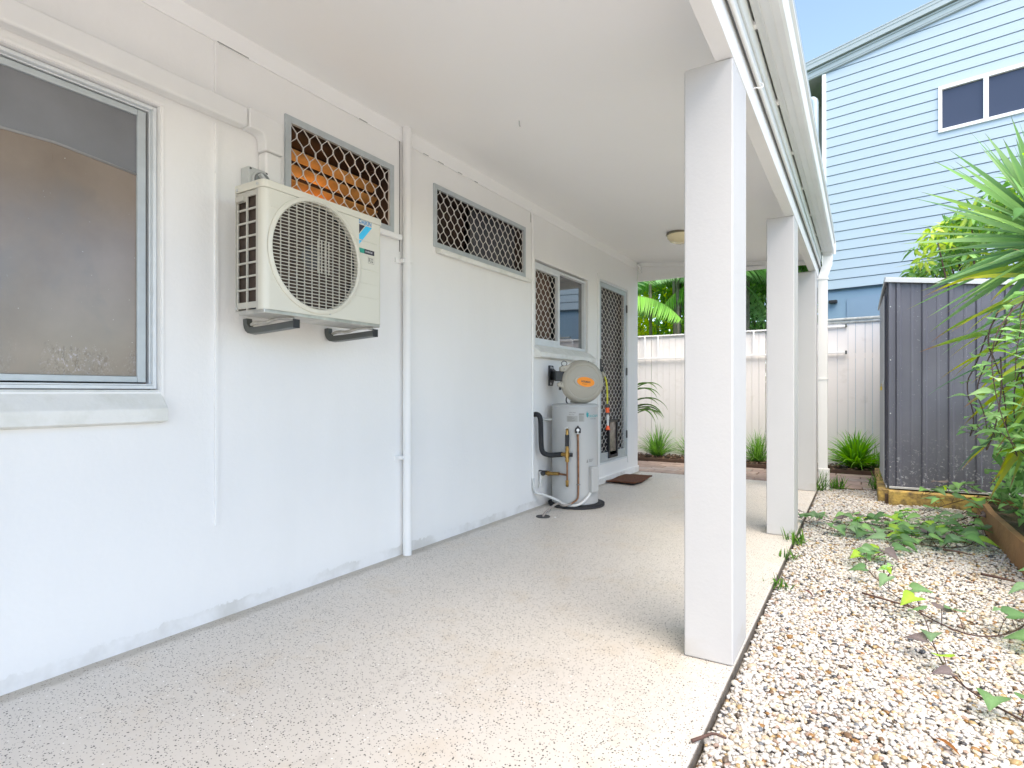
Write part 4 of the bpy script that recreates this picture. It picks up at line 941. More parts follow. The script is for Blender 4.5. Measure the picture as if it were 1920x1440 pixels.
# ------------------------------------------------------------------ back fence and clothesline
fence = empty('paling_fence', (.9, 8.91, 0), 'white painted timber paling fence closing the far end', 'fence')
b = MB(); x = -4.0
while x < 1.72:
    wd = random.choice([.095, .10, .125, .09]); b.box(x, x+wd-random.choice([.002, .003, .006]), 8.9+random.uniform(-.003, .003), 8.918, -.1, 1.872); x += wd
xs = [1.72, 1.87, 2.005, 2.131, 2.255, 2.341, 2.45, 2.534, 2.616]+[2.616+.11*k for k in range(1, 40)]
for a, c in zip(xs, xs[1:]):
    b.box(a+.002, c-random.choice([.001, .002, .003]), 8.9+random.uniform(-.003, .003), 8.918, -.1, 1.925+.028*(a-2)/.6 if a < 3 else 1.97)
b.build('paling', M['fence'], fence, bevel=.0015, seg=1)
b = MB(); b.box(-4, 1.72, 8.885, 8.925, 1.872, 1.893); b.box(-4, 6.9, 8.918, 8.96, .35, .42); b.box(-4, 6.9, 8.918, 8.96, 1.45, 1.52); b.build('rail', M['fence'], fence, bevel=.002)
b = MB(); b.prism([(8.88, 1.925), (8.95, 1.925), (8.95, 1.955), (8.88, 1.945)], 'x', 1.75, 6.9); b.tube([(1.95, 8.93, 1.975), (4.5, 8.93, 2.0)], .022, 10); b.build('capping', M['fence_cap'], fence, smooth='auto')
cl = empty('clothesline', (.8, 8.85, 1.5), 'folded down white wall clothesline fixed along the back fence', 'clothesline')
b = MB(); b.box(-1.2, 2.225, 8.862, 8.884, 1.872, 1.892); b.box(-1.2, 2.225, 8.83, 8.86, 1.518, 1.540); b.build('rail', M['house_white'], cl, bevel=.003)
b = MB(); b.box(2.222, 2.245, 8.858, 8.888, 1.865, 1.91); b.box(2.222, 2.245, 8.826, 8.864, 1.505, 1.552); b.build('end_cap', M['steel'], cl, bevel=.003)
for x in (-.92, -.53, -.32, .201, 1.075, 1.66): b = MB(); b.box(x, x+.022, 8.838, 8.858, 1.54, 1.872); b.build('arm', M['house_white'], cl, bevel=.002)

# ------------------------------------------------------------------ neighbour's blue house
HO = Vector((1.9, 11.05, 0)); HD = Vector((.9826, -.1857, 0)).normalized(); HN = Vector((-.1857, -.9826, 0)).normalized()
def hs_(s, z, o=0.): return HO+HD*s+HN*o+Vector((0, 0, z))
bh = empty('blue_house', tuple(HO), 'two storey pale blue weatherboard house behind the fence', 'house')
trimz = lambda s: 6.325+.148*(s+.38)
b = MB(); zb = 2.715; i = 0; SE = 7.5; ex = .1595
while zb < 7.4:
    zt = zb+ex+.012
    s0 = 0.0
    if zt > trimz(0)+.27: s0 = (zt-.27-trimz(0))/.148
    if s0 > SE: break
    segs = [(s0, SE)]
    for (wa, wb, wz0, wz1) in ((1.53, 3.70, 4.905, 5.60),):
        if zb+.02 < wz1 and zt-.02 > wz0: segs = [(s0, wa), (wb, SE)]
    parts = [(a, c, zb+.010, zt-.012) for a, c in segs]
    if len(segs) == 2:
        if zb+.012 < 4.903 < zt: parts.append((1.53, 3.70, zb+.010, 4.903))
        if zb < 5.602 < zt-.014: parts.append((1.53, 3.70, 5.602, zt-.012))
    for (a, c, zlo, zhi) in parts:
        if c <= a: continue
        b.add([hs_(a, zlo, .020), hs_(c, zlo, .020), hs_(c, zhi, .012), hs_(a, zhi, .012), hs_(a, zlo, -.01), hs_(c, zlo, -.01), hs_(a, zhi, -.01), hs_(c, zhi, -.01)], [(0, 1, 2, 3), (0, 4, 5, 1), (0, 3, 6, 4), (1, 5, 7, 2), (3, 2, 7, 6)])
    zb += ex
b.build('weatherboard_cladding', M['blue_wall'], bh)
b = MB(); b.add([hs_(.01, 2.70, -.006), hs_(SE, 2.70, -.006), hs_(SE, trimz(SE)+.2, -.006), hs_(.01, trimz(0)+.2, -.006)], [(0, 1, 2, 3)]); b.build('board_shadow_backing', mat('blue_shadow_gap', (.07, .12, .17), .8), bh, fix=False)  # dark blue sheet stands in for the shadow lines between boards
b = MB(); b.add([hs_(0, 0, -.04), hs_(SE, 0, -.04), hs_(SE, 2.73, -.04), hs_(0, 2.73, -.04), hs_(0, 0, -5), hs_(SE, 0, -5), hs_(SE, 2.73, -5), hs_(0, 2.73, -5)], [(0, 1, 2, 3), (0, 4, 5, 1), (0, 3, 7, 4), (1, 5, 6, 2)]); b.build('lower_wall', M['blue_low'], bh)
b = MB(); b.add([hs_(.30, 1.6, -.02), hs_(.78, 1.6, -.02), hs_(.78, 2.58, -.02), hs_(.30, 2.55, -.02)], [(0, 1, 2, 3)]); b.build('render_patch', mat('blue_patch', (.19, .31, .43), .6, var=.06, vscale=2), bh, fix=False)
b = MB(); b.obox(hs_(-.03, 4.5, -.0), HD, HN, UZ, .06, .07, 3.75); b.build('corner_trim', M['house_white'], bh, bevel=.004)
b = MB(); b.add([hs_(-.9, 2.7, -1.1), hs_(-.0, 2.7, -1.1), hs_(0, 6.5, -1.1), hs_(-.9, 6.5, -1.1), hs_(-.06, 2.7, -.03), hs_(-.06, 6.5, -.03), hs_(-.06, 6.5, -1.1), hs_(-.06, 2.7, -1.1)], [(0, 1, 2, 3), (4, 5, 6, 7)])
b.add([hs_(-2, trimz(-2)+.02, -.0), hs_(0, trimz(0)+.02, 0), hs_(0, trimz(0)+.02, -1.2), hs_(-2, trimz(-2)+.02, -1.2)], [(0, 1, 2, 3)])
b.build('recessed_wall', M['soffit'], bh)
# ribbed barge and roof edge
b = MB(); prof = [(.03, 0), (.055, .01), (.055, .03), (.062, .034), (.062, .07), (.055, .074), (.055, .105), (.070, .11), (.070, .135), (.045, .14), (.045, .150), (.115, .152), (.115, .19), (.108, .194), (.108, .23), (.115, .234), (.115, .275), (.10, .290), (.03, .295)]
b.add([hs_(s, trimz(s)+h, o) for s in (-1.6, SE) for o, h in prof], [(j, j+1, len(prof)+j+1, len(prof)+j) for j in range(len(prof)-1)]); b.build('barge_flashing', M['roofing'], bh)
b = MB(); b.add([hs_(s, trimz(s)+.30+h, o) for s, o, h in ((-1.6, .12, 0), (SE, .12, 0), (SE, -5.5, 0), (-1.6, -5.5, 0), (-1.6, .12, -.02), (SE, .12, -.02), (SE, -5.5, -.02), (-1.6, -5.5, -.02))], [(0, 1, 2, 3), (7, 6, 5, 4), (0, 4, 5, 1)]); b.build('roof', M['roofing'], bh)
b = MB(); b.tube([hs_(-1.2, 6.02, -.08), hs_(-.30, 6.07, -.08), hs_(-.20, 6.05, -.08), hs_(-.18, 5.95, -.08), hs_(-.18, 2.8, -.08)], .048, 14, smooth=1); b.build('downpipe', mat('pale_blue_pipe', (.58, .70, .78), .4), bh, smooth='auto')
wb = MB()
for (a, c, e, f) in ((1.53, 3.70, 4.905, 4.955), (1.53, 3.70, 5.545, 5.60), (1.53, 1.575, 4.955, 5.545), (2.055, 2.115, 4.955, 5.545), (2.60, 2.66, 4.955, 5.545), (3.15, 3.2, 4.955, 5.545), (3.655, 3.70, 4.955, 5.545)): wb.obox(hs_((a+c)/2, (e+f)/2, .008), HD, HN, UZ, c-a, .07, f-e)
wo_ = wb.build('window', M['house_white'], bh, bevel=.004, label='row of dark upstairs windows in white frames')
for (a, c) in ((1.575, 2.055), (2.115, 2.60), (2.66, 3.15), (3.2, 3.655)):
    b = MB(); b.obox(hs_((a+c)/2, 5.25, -.005), HD, HN, UZ, c-a, .01, .60); b.build('pane', M['glass_dark'], wo_)
b = MB(); b.obox(hs_(.10, 2.515, .0), HD, HN, UZ, .12, .09, .05); b.build('security_light', M['black'], bh, bevel=.006)

# ------------------------------------------------------------------ garden shed on timber sleepers
shed = empty('garden_shed', (3.3, 6.5, .1), 'small charcoal ribbed steel garden shed', 'shed')
A0 = Vector((2.632, 6.45, 0)); sxv = Vector((.9975, .07, 0)).normalized(); syv = Vector((-.012, 1, 0)).normalized()
def sp(s, d, z): return A0+sxv*s+syv*d+Vector((0, 0, z))
SL, SDp = 2.1, 1.60
ztop = lambda s, d: 2.062-.115*s-.045*d
def ribbed(L, pitch=.198, first=.055):
    """profile offsets along the sheet"""
    pts = [(0, 0)]; s = first
    while s+.05 < L:
        pts += [(s-.004, 0), (s+.008, -.014), (s+.034, -.014), (s+.046, 0)]
        m_ = s+.046+(pitch-.046)/2
        if m_+.01 < L: pts += [(m_-.012, 0), (m_-.008, -.002), (m_+.008, -.002), (m_+.012, 0)]
        s += pitch
    pts.append((L, 0)); return pts
pr_ = ribbed(SL); b = MB()
b.grid([[sp(s, o, .105) for s, o in pr_], [sp(s, o, ztop(s, 0)-.02) for s, o in pr_]]); b.build('front_wall', M['shed'], shed)
pr2 = ribbed(SDp, .198, .09); b = MB()
b.grid([[sp(o, d, .105) for d, o in pr2], [sp(o, d, ztop(0, d)-.02) for d, o in pr2]])
b.grid([[sp(SL, 0, .105), sp(SL, SDp, .105)], [sp(SL, 0, ztop(SL, 0)), sp(SL, SDp, ztop(SL, SDp))]]); b.grid([[sp(0, SDp, .105), sp(SL, SDp, .105)], [sp(0, SDp, ztop(0, SDp)), sp(SL, SDp, ztop(SL, SDp))]])
b.build('side_wall', M['shed'], shed)
b = MB(); b.add([sp(-.035, -.035, ztop(-.035, -.035)+.012), sp(SL+.03, -.035, ztop(SL, 0)+.012), sp(SL+.03, SDp+.03, ztop(SL, SDp)+.012), sp(-.035, SDp+.03, ztop(0, SDp)+.012)], [(0, 1, 2, 3)]); o = b.build('roof', M['shed_trim'], shed, fix=False); md = o.modifiers.new('s', 'SOLIDIFY'); md.thickness = .006
def bar(b, p, q, w_, h_):
    p = Vector(p); q = Vector(q); d_ = (q-p).normalized(); sd_ = d_.cross(UZ).normalized(); b.obox((p+q)/2, d_, sd_, sd_.cross(d_), (q-p).length, w_, h_)
b = MB(); bar(b, sp(-.03, -.030, ztop(0, 0)-.010), sp(SL, -.030, ztop(SL, 0)-.010), .014, .040); bar(b, sp(-.030, -.03, ztop(0, 0)-.008), sp(-.030, SDp, ztop(0, SDp)-.008), .014, .036)
bar(b, sp(0, -.018, .108), sp(SL, -.018, .108), .010, .020); bar(b, sp(-.018, 0, .108), sp(-.018, SDp, .108), .010, .020); b.build('edge_channel', M['shed_trim'], shed, bevel=.002)
b = MB(); b.obox(sp(.012, -.003, 1.07), sxv, syv, UZ, .030, .030, 1.93); b.build('corner_post', M['shed'], shed, bevel=.004)
dd = MB(); dd.obox(sp(-.022, .62, 1.03), syv, sxv, UZ, .90, .012, 1.82); do = dd.build('door', M['shed'], shed, bevel=.003)
b = MB()
for d_ in (.19, .40, .62, .84, 1.05): b.obox(sp(-.031, d_, 1.03), syv, sxv, UZ, .012, .010, 1.80)
b.build('door_rib', M['shed_trim'], do, bevel=.002)
b = MB(); b.obox(sp(-.040, .16, 1.09), syv, sxv, UZ, .05, .016, .03); b.build('hasp', M['shed_trim'], do, bevel=.003)
b = MB(); b.obox(sp(-.055, .16, 1.035), syv, sxv, UZ, .030, .016, .036); b.tube([sp(-.055, .151, 1.05), sp(-.055, .151, 1.08), sp(-.055, .169, 1.08), sp(-.055, .169, 1.05)], .003, 6); b.build('padlock', M['brass_lock'], do, bevel=.003)
b = MB()
for z in (.3, .8, 1.3, 1.8): b.lathe([(.006, 0), (.004, .004), (0, .004)], sp(.012, -.018, z), -syv, 8)
b.build('rivet', M['shed_trim'], shed)
b = MB(); b.add([Vector(q) for q in ((2.625, 6.29, -.05), (3.75, 6.33, -.05), (3.75, 6.43, -.05), (2.625, 6.40, -.05), (2.625, 6.29, .092), (3.75, 6.33, .092), (3.75, 6.43, .092), (2.625, 6.40, .092))], [(0, 1, 2, 3), (4, 5, 6, 7), (0, 1, 5, 4), (2, 3, 7, 6), (0, 3, 7, 4), (1, 2, 6, 5)])
tag(b.build('timber_sleeper', M['sleeper'], bevel=.008), 'weathered yellow timber sleeper under the front wall of the shed', 'sleeper')
b = MB(); b.box(2.545, 2.640, 6.42, 8.15, -.08, .088); tag(b.build('timber_sleeper', M['sleeper'], bevel=.008), 'mossy yellow timber sleeper along the door side of the shed', 'sleeper')
b = MB(); b.box(2.60, 4.8, 6.41, 8.2, -.12, .05); tag(b.build('shed_ground', M['soil']), kind='structure')

# raised bed at the right
b = MB()
ln = [(3.215, 5.95), (3.178, 5.2), (3.190, 4.2), (3.20, 2.2), (3.2, -2)]
vs = []
for x, y in ln: vs += [(x, y, -.08), (x+.04, y, -.08), (x+.04, y, .155), (x, y, .155)]
b.add(vs, [(i*4+j, i*4+(j+1) % 4, (i+1)*4+(j+1) % 4, (i+1)*4+j) for i in range(len(ln)-1) for j in range(4)]+[(0, 1, 2, 3), (16, 17, 18, 19)])
b.box(3.256, 3.9, 5.91, 5.95, -.08, .15)
tag(b.build('retaining_board', M['board'], bevel=.004), 'orange brown treated pine board edging the raised garden bed', 'edging board')
b = MB(); b.grid([[(x, y, .10+random.uniform(-.02, .03)) for x in np.linspace(3.235, 4.5, 18)] for y in np.linspace(2.5, 5.9, 50)]); tag(b.build('raised_bed', M['soil'], smooth=True), kind='structure')
# ------------------------------------------------------------------ plants
GR = [(.10, .25, .05), (.15, .33, .07), (.20, .40, .10), (.07, .18, .05)]
def tuft(name, x, y, n, L0, L1, wd, label, group, pal=GR, spread=1.0, droop=2.6, z=.02):
    lv = Leaves()
    for i in range(n):
        a = rng.uniform(0, 2*math.pi); el = rng.uniform(.25, 1.5)**1.0; L_ = rng.uniform(L0, L1)
        d = (math.cos(a)*math.cos(el)*spread, math.sin(a)*math.cos(el)*spread, math.sin(el)+.15)
        c = pick(pal, 1)[0]; old = rng.random() < .06
        V, F, C = arc_blade((x+rng.normal(0, .035), y+rng.normal(0, .03), z), d, L_, wd*rng.uniform(.7, 1.2), droop*rng.uniform(.6, 1.3), 7, c*.8, c*1.15, tip=(.30, .22, .10) if old else None)
        lv.put(V, F, C)
    o = lv.build(name, M['leaf'], origin=(x, y, 0)); return tag(o, label, 'plant', group)
TG = 'grassy clumps planted along the back fence'
tuft('grass_clump', -.24, 8.62, 190, .30, .55, .011, 'spiky green grass clump nearest the house corner, under the fence', TG)
tuft('grass_clump', .25, 8.66, 120, .28, .46, .011, 'grass clump just left of the nearest pillar by the fence', TG)
tuft('grass_clump', .86, 8.62, 120, .22, .38, .011, 'low grass clump seen just right of the nearest pillar', TG)
tuft('grass_clump', 1.18, 8.60, 170, .30, .52, .011, 'grass clump seen left of the middle pillar, against the fence', TG)
tuft('grass_clump', 1.72, 8.62, 90, .25, .4, .011, 'grass clump hidden mostly behind the middle pillar', TG)
tuft('grass_clump', 2.36, 8.58, 260, .32, .56, .026, 'large bright green strappy clump between the downpipe and the shed', TG, pal=[(.16, .40, .05), (.22, .48, .07), (.11, .30, .05)])
tuft('grass_clump', 2.62, 8.50, 60, .2, .42, .010, 'thin grass clump against the shed corner by the fence', TG)
for (x, y, n, L_, lb) in ((2.045, 6.72, 34, .30, 'tall weed sprouting at the foot of the rectangular downpipe'), (2.20, 6.97, 50, .16, 'low weeds on the edge of the brick path beside the downpipe'), (2.55, 7.05, 40, .17, 'weeds where the brick path meets the shed sleeper'),
                          (2.035, 4.28, 34, .13, 'small weed growing in the slab crack by the middle pillar'), (2.030, 3.86, 22, .09, 'small weed in the slab crack, second in front of the middle pillar'), (2.035, 3.28, 20, .08, 'tiny weed in the slab crack midway between the two nearer pillars'), (2.57, 7.35, 34, .22, 'leafy weed beside the shed sleeper at the path')):
    tuft('weed', x, y, n, L_*.5, L_, .010, lb, 'weeds in the cracks', pal=[(.08, .22, .03), (.13, .30, .05), (.05, .13, .03)], droop=5, z=-.02)
# broad leafed plant past the house corner
lv = Leaves()
for (px_, pz_, ex_, ez_) in ((-.42, 1.05, .36, .02), (-.42, 1.00, .30, -.35), (-.42, .85, .28, -.30), (-.42, .72, .40, -.10), (-.42, .70, .24, -.42), (-.42, .66, .10, -.40), (-.44, .75, .16, -.45), (-.5, .9, -.2, .2)):
    for j in range(2):
        V, F, C = arc_blade((px_, 8.0+rng.normal(0, .08), pz_), (ex_+.2, rng.normal(0, .15)-.05, ez_*.3+.30), rng.uniform(.42, .62), .062, 4.2, 9, (.045, .13, .02), (.09, .20, .03), wprof=([0, .3, .6, 1], [.2, 1, .8, .02])); lv.put(V, F, C)
bl = empty('broadleaf_plant', (-.45, 8.0, 0), 'arching broad strap leaved plant poking out past the house corner', 'plant')
lv.build('foliage', M['leaf_gloss'], bl)
b = MB(); b.tube([(-.45, 8.0, 0), (-.44, 8.0, .5), (-.42, 8.0, 1.05)], [.02, .014, .006], 7); b.build('stem', M['stem'], bl)

# leafy crowns
def leaf_cloud(name, parent, lumps, n, L0, L1, wr, pal, m=None, shape='lance', zb=.1):
    """leaves spread through the outer volume of several lumps (centre, radii)"""
    lv = Leaves(); tot = sum(r[0]*r[1]*r[2] for _, r in lumps)
    for c, r in lumps:
        k = max(8, int(n*r[0]*r[1]*r[2]/tot)); d = rand_dirs(k); rad = rng.uniform(.45, 1.08, k)**.7
        P = np.array(c)+d*rad[:, None]*np.array(r); D = d*.6+rand_dirs(k)*.8; D[:, 2] -= .35
        V, F, C = leaves_np(P, D, rand_dirs(k, 1.2), rng.uniform(L0, L1, k), rng.uniform(L0, L1, k)*wr, pick(pal, k, .25), shape); lv.put(V, F, C)
    return lv.build(name, m or M['leaf'], parent)
# umbrella tree behind the shed, whorled leaflets
ut = empty('umbrella_tree', (3.7, 8.35, 0), 'glossy whorled leaf shrub rising above the garden shed roof', 'shrub')
lv = Leaves(); cen = []
for i in range(270):
    u = rng.uniform(0, 1); a = rng.uniform(0, 2*math.pi); rr_ = math.sqrt(rng.uniform(0, 1)); x = 3.95+rr_*1.05*math.cos(a); y = 8.25+rr_*.7*math.sin(a); zt_ = 2.15+1.12*math.sqrt(max(0, 1-((x-4.15)/1.35)**2))*rng.uniform(.35, 1.0); cen.append((x, y, zt_))
for c in cen:
    ax = rand_dirs(1, 1.6)[0]; q = np.cross(ax, rand_dirs(1)[0]); q /= np.linalg.norm(q); q2 = np.cross(ax, q); k = 7; A = np.linspace(0, 2*np.pi, k, endpoint=False)+rng.uniform(0, 1)
    D = q[None]*np.cos(A)[:, None]+q2[None]*np.sin(A)[:, None]-np.array([0, 0, .35])+ax*.1
    yel = rng.random() < .22; pal = [(.36, .52, .05), (.44, .56, .08)] if yel else [(.10, .26, .05), (.16, .36, .07), (.07, .18, .04), (.22, .42, .14)]
    V, F, C = leaves_np(np.array([c]*k)+D*.03, D, np.array([ax]*k), rng.uniform(.12, .19, k), rng.uniform(.045, .06, k), pick(pal, k), 'lance', .2, .25); lv.put(V, F, C)
lv.build('foliage', M['leaf_gloss'], ut)
b = MB()
for i in range(16): c = cen[i*16]; b.tube([(3.72+rng.normal(0, .05), 8.4, 0), ((c[0]+3.7)/2, 8.35, 1.4), c], [.022, .014, .005], 6, smooth=1)
b.build('trunk', M['stem'], ut, smooth=True)

# yucca
yu = empty('yucca', (3.36, 4.55, .1), 'large sword leaved yucca with yellowing lower leaves at the right edge', 'yucca')
CR = np.array((3.34, 4.50, 1.93))
lv = Leaves(); PH = math.pi*(3-math.sqrt(5))
YG = [(.16, .33, .15), (.21, .40, .17), (.12, .25, .15), (.27, .47, .16)]
NL = 120
for i in range(NL):
    t = i/NL; el = R(82)-t*R(118); a = i*PH; L_ = rng.uniform(.58, .76)*(1 if t > .12 else .75)
    d = (math.cos(a)*math.cos(el), math.sin(a)*math.cos(el), math.sin(el)); c = pick(YG, 1)[0]; base = CR+np.array((0, 0, .10-.22*t))+np.array(d)*.03
    V, F, C = arc_blade(base, d, L_, rng.uniform(.040, .052), rng.uniform(.02, .18), 9, c*.9, c*1.05, tip=(.07, .05, .07) if t < .7 else (.30, .14, .07), tipat=.93, fold=.22, edge=(.26, .42, .16), roll=rng.normal(0, .8), wprof=([0, .12, .35, .6, 1], [.55, .8, 1, .86, .02])); lv.put(V, F, C)
for i in range(100):
    t = i/100; el = R(4)-t*R(62)+rng.normal(0, .15); a = i*PH; L_ = rng.uniform(.42, .66); z = 1.80-t*1.05
    d = (math.cos(a)*math.cos(el), math.sin(a)*math.cos(el), math.sin(el)); k = rng.random()
    c0 = pick(YG, 1)[0]; c1 = c0 if k < .35 else (np.array((.30, .42, .05)) if k < .65 else np.array((.70, .62, .04)))
    V, F, C = arc_blade(CR+np.array((d[0]*.03, d[1]*.03, z-CR[2])), d, L_, rng.uniform(.034, .046), rng.uniform(.35, 1.1), 9, c0, c1, tip=(.33, .19, .13) if k > .3 else None, tipat=.86, fold=.22, edge=(.42, .48, .06) if k > .45 else None, roll=rng.normal(0, .8), wprof=([0, .12, .35, .6, 1], [.55, .8, 1, .86, .02])); lv.put(V, F, C)
lv.build('foliage', M['leaf'], yu)
b = MB(); b.tube([(3.37, 4.55, .02), (3.38, 4.54, .7), (3.35, 4.50, 1.4), (3.34, 4.5, 1.95)], [.07, .06, .05, .035], 12, smooth=1); b.build('trunk', M['bark'], yu, smooth=True)

VG = [(.17, .38, .12), (.24, .46, .17), (.12, .30, .10), (.28, .48, .22)]
VD = [(.10, .22, .09), (.14, .28, .12), (.17, .30, .16)]
def vine(name, paths, label, leafL=(.06, .10), every=.06, pal=VG, petiole=(.04, .09), wr=.95, purple=.1, lime=.08, up=.9):
    v = empty(name, paths[0][0], label, 'vine'); lv = Leaves(); b = MB(); P = []; D = []; U = []; L_ = []; C0 = []
    for pts in paths:
        pts = [Vector(p) for p in pts]
        for _ in range(2):
            q = [pts[0]]
            for a, c in zip(pts, pts[1:]): q += [a*.75+c*.25, a*.25+c*.75]
            pts = q+[pts[-1]]
        b.tube(pts, [.0045, .003, .0018], 6)
        acc = 0
        for a, c in zip(pts, pts[1:]):
            acc += (c-a).length
            if acc > every*random.uniform(.6, 1.3):
                acc = 0; out = Vector((random.uniform(-1, 1), random.uniform(-1, 1), up)).normalized(); pl_ = random.uniform(*petiole); tip = c+out*pl_
                b.tube([c, c+out*pl_*.5+Vector((0, 0, pl_*.12)), tip], .0016, 5)
                hd = Vector((out.x, out.y, random.uniform(-.12, .12)))
                if hd.length < .1: hd = Vector((1, 0, 0))
                P.append(tip); D.append(hd.normalized()); U.append(Vector((random.uniform(-.3, .3), random.uniform(-.35, .1), 1))); L_.append(random.uniform(*leafL))
                k = random.random(); C0.append((.17, .14, .145) if k < purple else ((.30, .50, .07) if k < purple+lime else pick(pal, 1)[0]))
    L_ = np.array(L_); V, F, C = leaves_np(P, D, U, L_, L_*wr*1.15, np.array(C0), 'heart', .22, .32); lv.put(V, F, C)
    lv.build('leaves', M['leaf'], v); b.build('stem', M['stem'], v, smooth=True); return v
G = -.005
vine('ground_vine', [[(3.27, 5.75, .16), (3.12, 5.3, .05), (2.95, 4.85, .01), (2.7, 4.75, G), (2.4, 4.72, G), (2.15, 4.78, G), (1.97, 5.05, .02)],
                     [(3.12, 5.35, .03), (2.85, 5.1, G), (2.55, 5.0, G), (2.3, 4.98, .0), (2.1, 5.12, .01)],
                     [(3.2, 5.7, .14), (2.98, 5.4, .02), (2.75, 5.3, G), (2.5, 5.25, G)],
                     [(3.22, 5.9, .16), (3.0, 5.75, .10), (2.85, 5.6, .04), (2.7, 5.45, 0)],
                     [(3.1, 5.1, .02), (2.9, 4.95, G), (2.75, 4.88, G), (2.5, 4.85, G), (2.3, 4.86, G)],
                     [(3.15, 5.05, .02), (3.0, 4.7, G), (2.85, 4.6, G), (2.7, 4.65, G)],
                     [(3.1, 5.5, .05), (2.9, 5.25, G), (2.7, 5.15, G), (2.5, 5.12, G), (2.35, 5.2, G)],
                     [(3.25, 6.0, .18), (3.1, 6.1, .16), (2.95, 6.12, .14), (2.85, 6.05, .1)],
                     [(2.70, 4.75, G), (2.62, 4.45, G), (2.52, 4.2, 0), (2.44, 3.95, 0)]], 'green heart leaved vine creeping across the pebbles from bed to slab', every=.026, leafL=(.065, .115), pal=VD+VG[:2], purple=.06)
vine('ground_vine', [[(3.22, 3.6, .16), (3.08, 3.30, .06), (2.95, 3.08, .005), (2.80, 2.98, G), (2.66, 3.15, G), (2.55, 3.42, G), (2.44, 3.75, .01), (2.38, 4.0, .03)]], 'long thin vine tendril with sparse purplish leaves looping over the pebbles', every=.10, leafL=(.06, .09), petiole=(.06, .10), pal=VD, purple=.15, lime=.05)
vine('ground_vine', [[(2.96, 2.15, .0), (2.85, 2.30, G), (2.74, 2.42, G), (2.68, 2.55, 0), (2.655, 2.72, .02), (2.64, 2.86, .07)]], 'lowest vine tendril reaching into the pebbles at the bottom right corner', every=.09, leafL=(.055, .08), petiole=(.04, .07), pal=VD, purple=.2, lime=.05)
vine('seedling', [[(2.98, 2.75, -.01), (2.97, 2.74, .06), (2.96, 2.72, .10)], [(2.99, 2.76, -.01), (3.01, 2.76, .05), (3.04, 2.75, .08)], [(3.0, 2.72, -.01), (3.02, 2.68, .06)]], 'small cluster of yellow green seedlings in the pebbles at the right edge', every=.04, leafL=(.028, .045), petiole=(.02, .035), purple=0, lime=.5)
vine('seedling', [[(2.52, 3.72, -.01), (2.52, 3.73, .05), (2.53, 3.73, .09)], [(2.53, 3.70, -.01), (2.56, 3.70, .05)]], 'tiny bright green seedling standing in the middle of the pebbles', every=.035, leafL=(.035, .055), petiole=(.02, .03), purple=0, lime=.5)
# vine climbing over the yucca
cp = []
for k in range(26):
    x = random.uniform(3.08, 3.5); y = random.uniform(3.95, 4.7); z = random.uniform(.9, 1.9); pts = [(x, y, z)]
    for j in range(6): x += random.uniform(-.07, .06); y += random.uniform(-.08, .06); z -= random.uniform(.10, .22); pts.append((x, y, max(z, .55+.05*j)))
    cp.append(pts)
cp += [[(3.25, 4.1, 1.55), (3.1, 4.0, 1.45), (3.0, 3.95, 1.25), (3.02, 3.9, .95), (3.1, 3.95, .7)], [(3.3, 4.4, 2.4), (3.22, 4.2, 2.3), (3.18, 4.15, 2.15), (3.2, 4.1, 1.95)]]
vine('climbing_vine', cp, 'pale heart leaved vine climbing through the yucca leaves', every=.055, leafL=(.06, .10), petiole=(.02, .05), up=.3, pal=[(.26, .44, .20), (.32, .52, .25), (.20, .38, .17)], purple=0, lime=.12)
lv = Leaves(); k = 2200; P = np.stack([rng.uniform(3.27, 4.2, k), rng.uniform(3.9, 6.1, k), rng.uniform(.15, 1.0, k)], 1)
us = empty('understorey_shrub', (3.7, 4.9, .1), 'dense low leafy shrub filling the raised bed under the yucca', 'shrub')
V, F, C = leaves_np(P, rand_dirs(k, -.2), rand_dirs(k, 1.5), rng.uniform(.06, .12, k), rng.uniform(.04, .07, k), pick([(.14, .30, .10), (.20, .40, .14), (.26, .46, .20), (.08, .18, .06)], k), 'heart', .1, .2); lv.put(V, F, C); lv.build('foliage', M['leaf'], us)
b = MB()
for i in range(12): x = rng.uniform(3.35, 4.2); y = rng.uniform(3.8, 5.8); b.tube([(x, y, .05), (x+rng.normal(0, .1), y, .6)], .005, 5)
b.build('stem', M['stem'], us)
# twigs and dead leaves on the pebbles
def twig(pts, r, lb): b = MB(); b.tube(pts, [r, r*.8, r*.5], 6, smooth=1); tag(b.build('twig', mat('dry_wood', (.10, .055, .045), .8), smooth=True), lb, 'twig', 'dry twigs on the pebbles')
twig([(2.42, 3.36, -.005), (2.52, 3.28, .004), (2.62, 3.24, .0), (2.66, 3.21, -.004)], .006, 'dark dry stick lying under the long vine tendril')
twig([(2.98, 4.05, -.005), (3.05, 3.98, .006), (3.12, 3.95, 0)], .008, 'reddish brown stick lying close to the retaining board')
twig([(2.86, 4.55, -.005), (2.93, 4.50, .006), (3.0, 4.47, 0)], .007, 'short broken stick near the vine by the retaining board')
twig([(2.005, 1.66, .006), (2.035, 1.69, .014), (2.05, 1.73, .008), (2.085, 1.735, .0)], .006, 'small forked twig lying on the slab edge at the bottom')
def dead_leaf(x, y, lb, c=(.13, .05, .04)):
    V, F, C = leaves_np([(x, y, .002)], [(1, -.6, .05)], [(0, .3, 1)], [.065], [.030], [c], 'lance', .4, .3); o = npmesh('dry_leaf', V, F, C, M['leaf']); tag(o, lb, 'leaf', 'dry leaves on the pebbles')
dead_leaf(2.16, 3.24, 'curled dark red dry leaf on the pebbles near the slab edge'); dead_leaf(2.60, 2.05, 'brown dry leaf on the pebbles near the bottom edge', (.25, .10, .03)); 

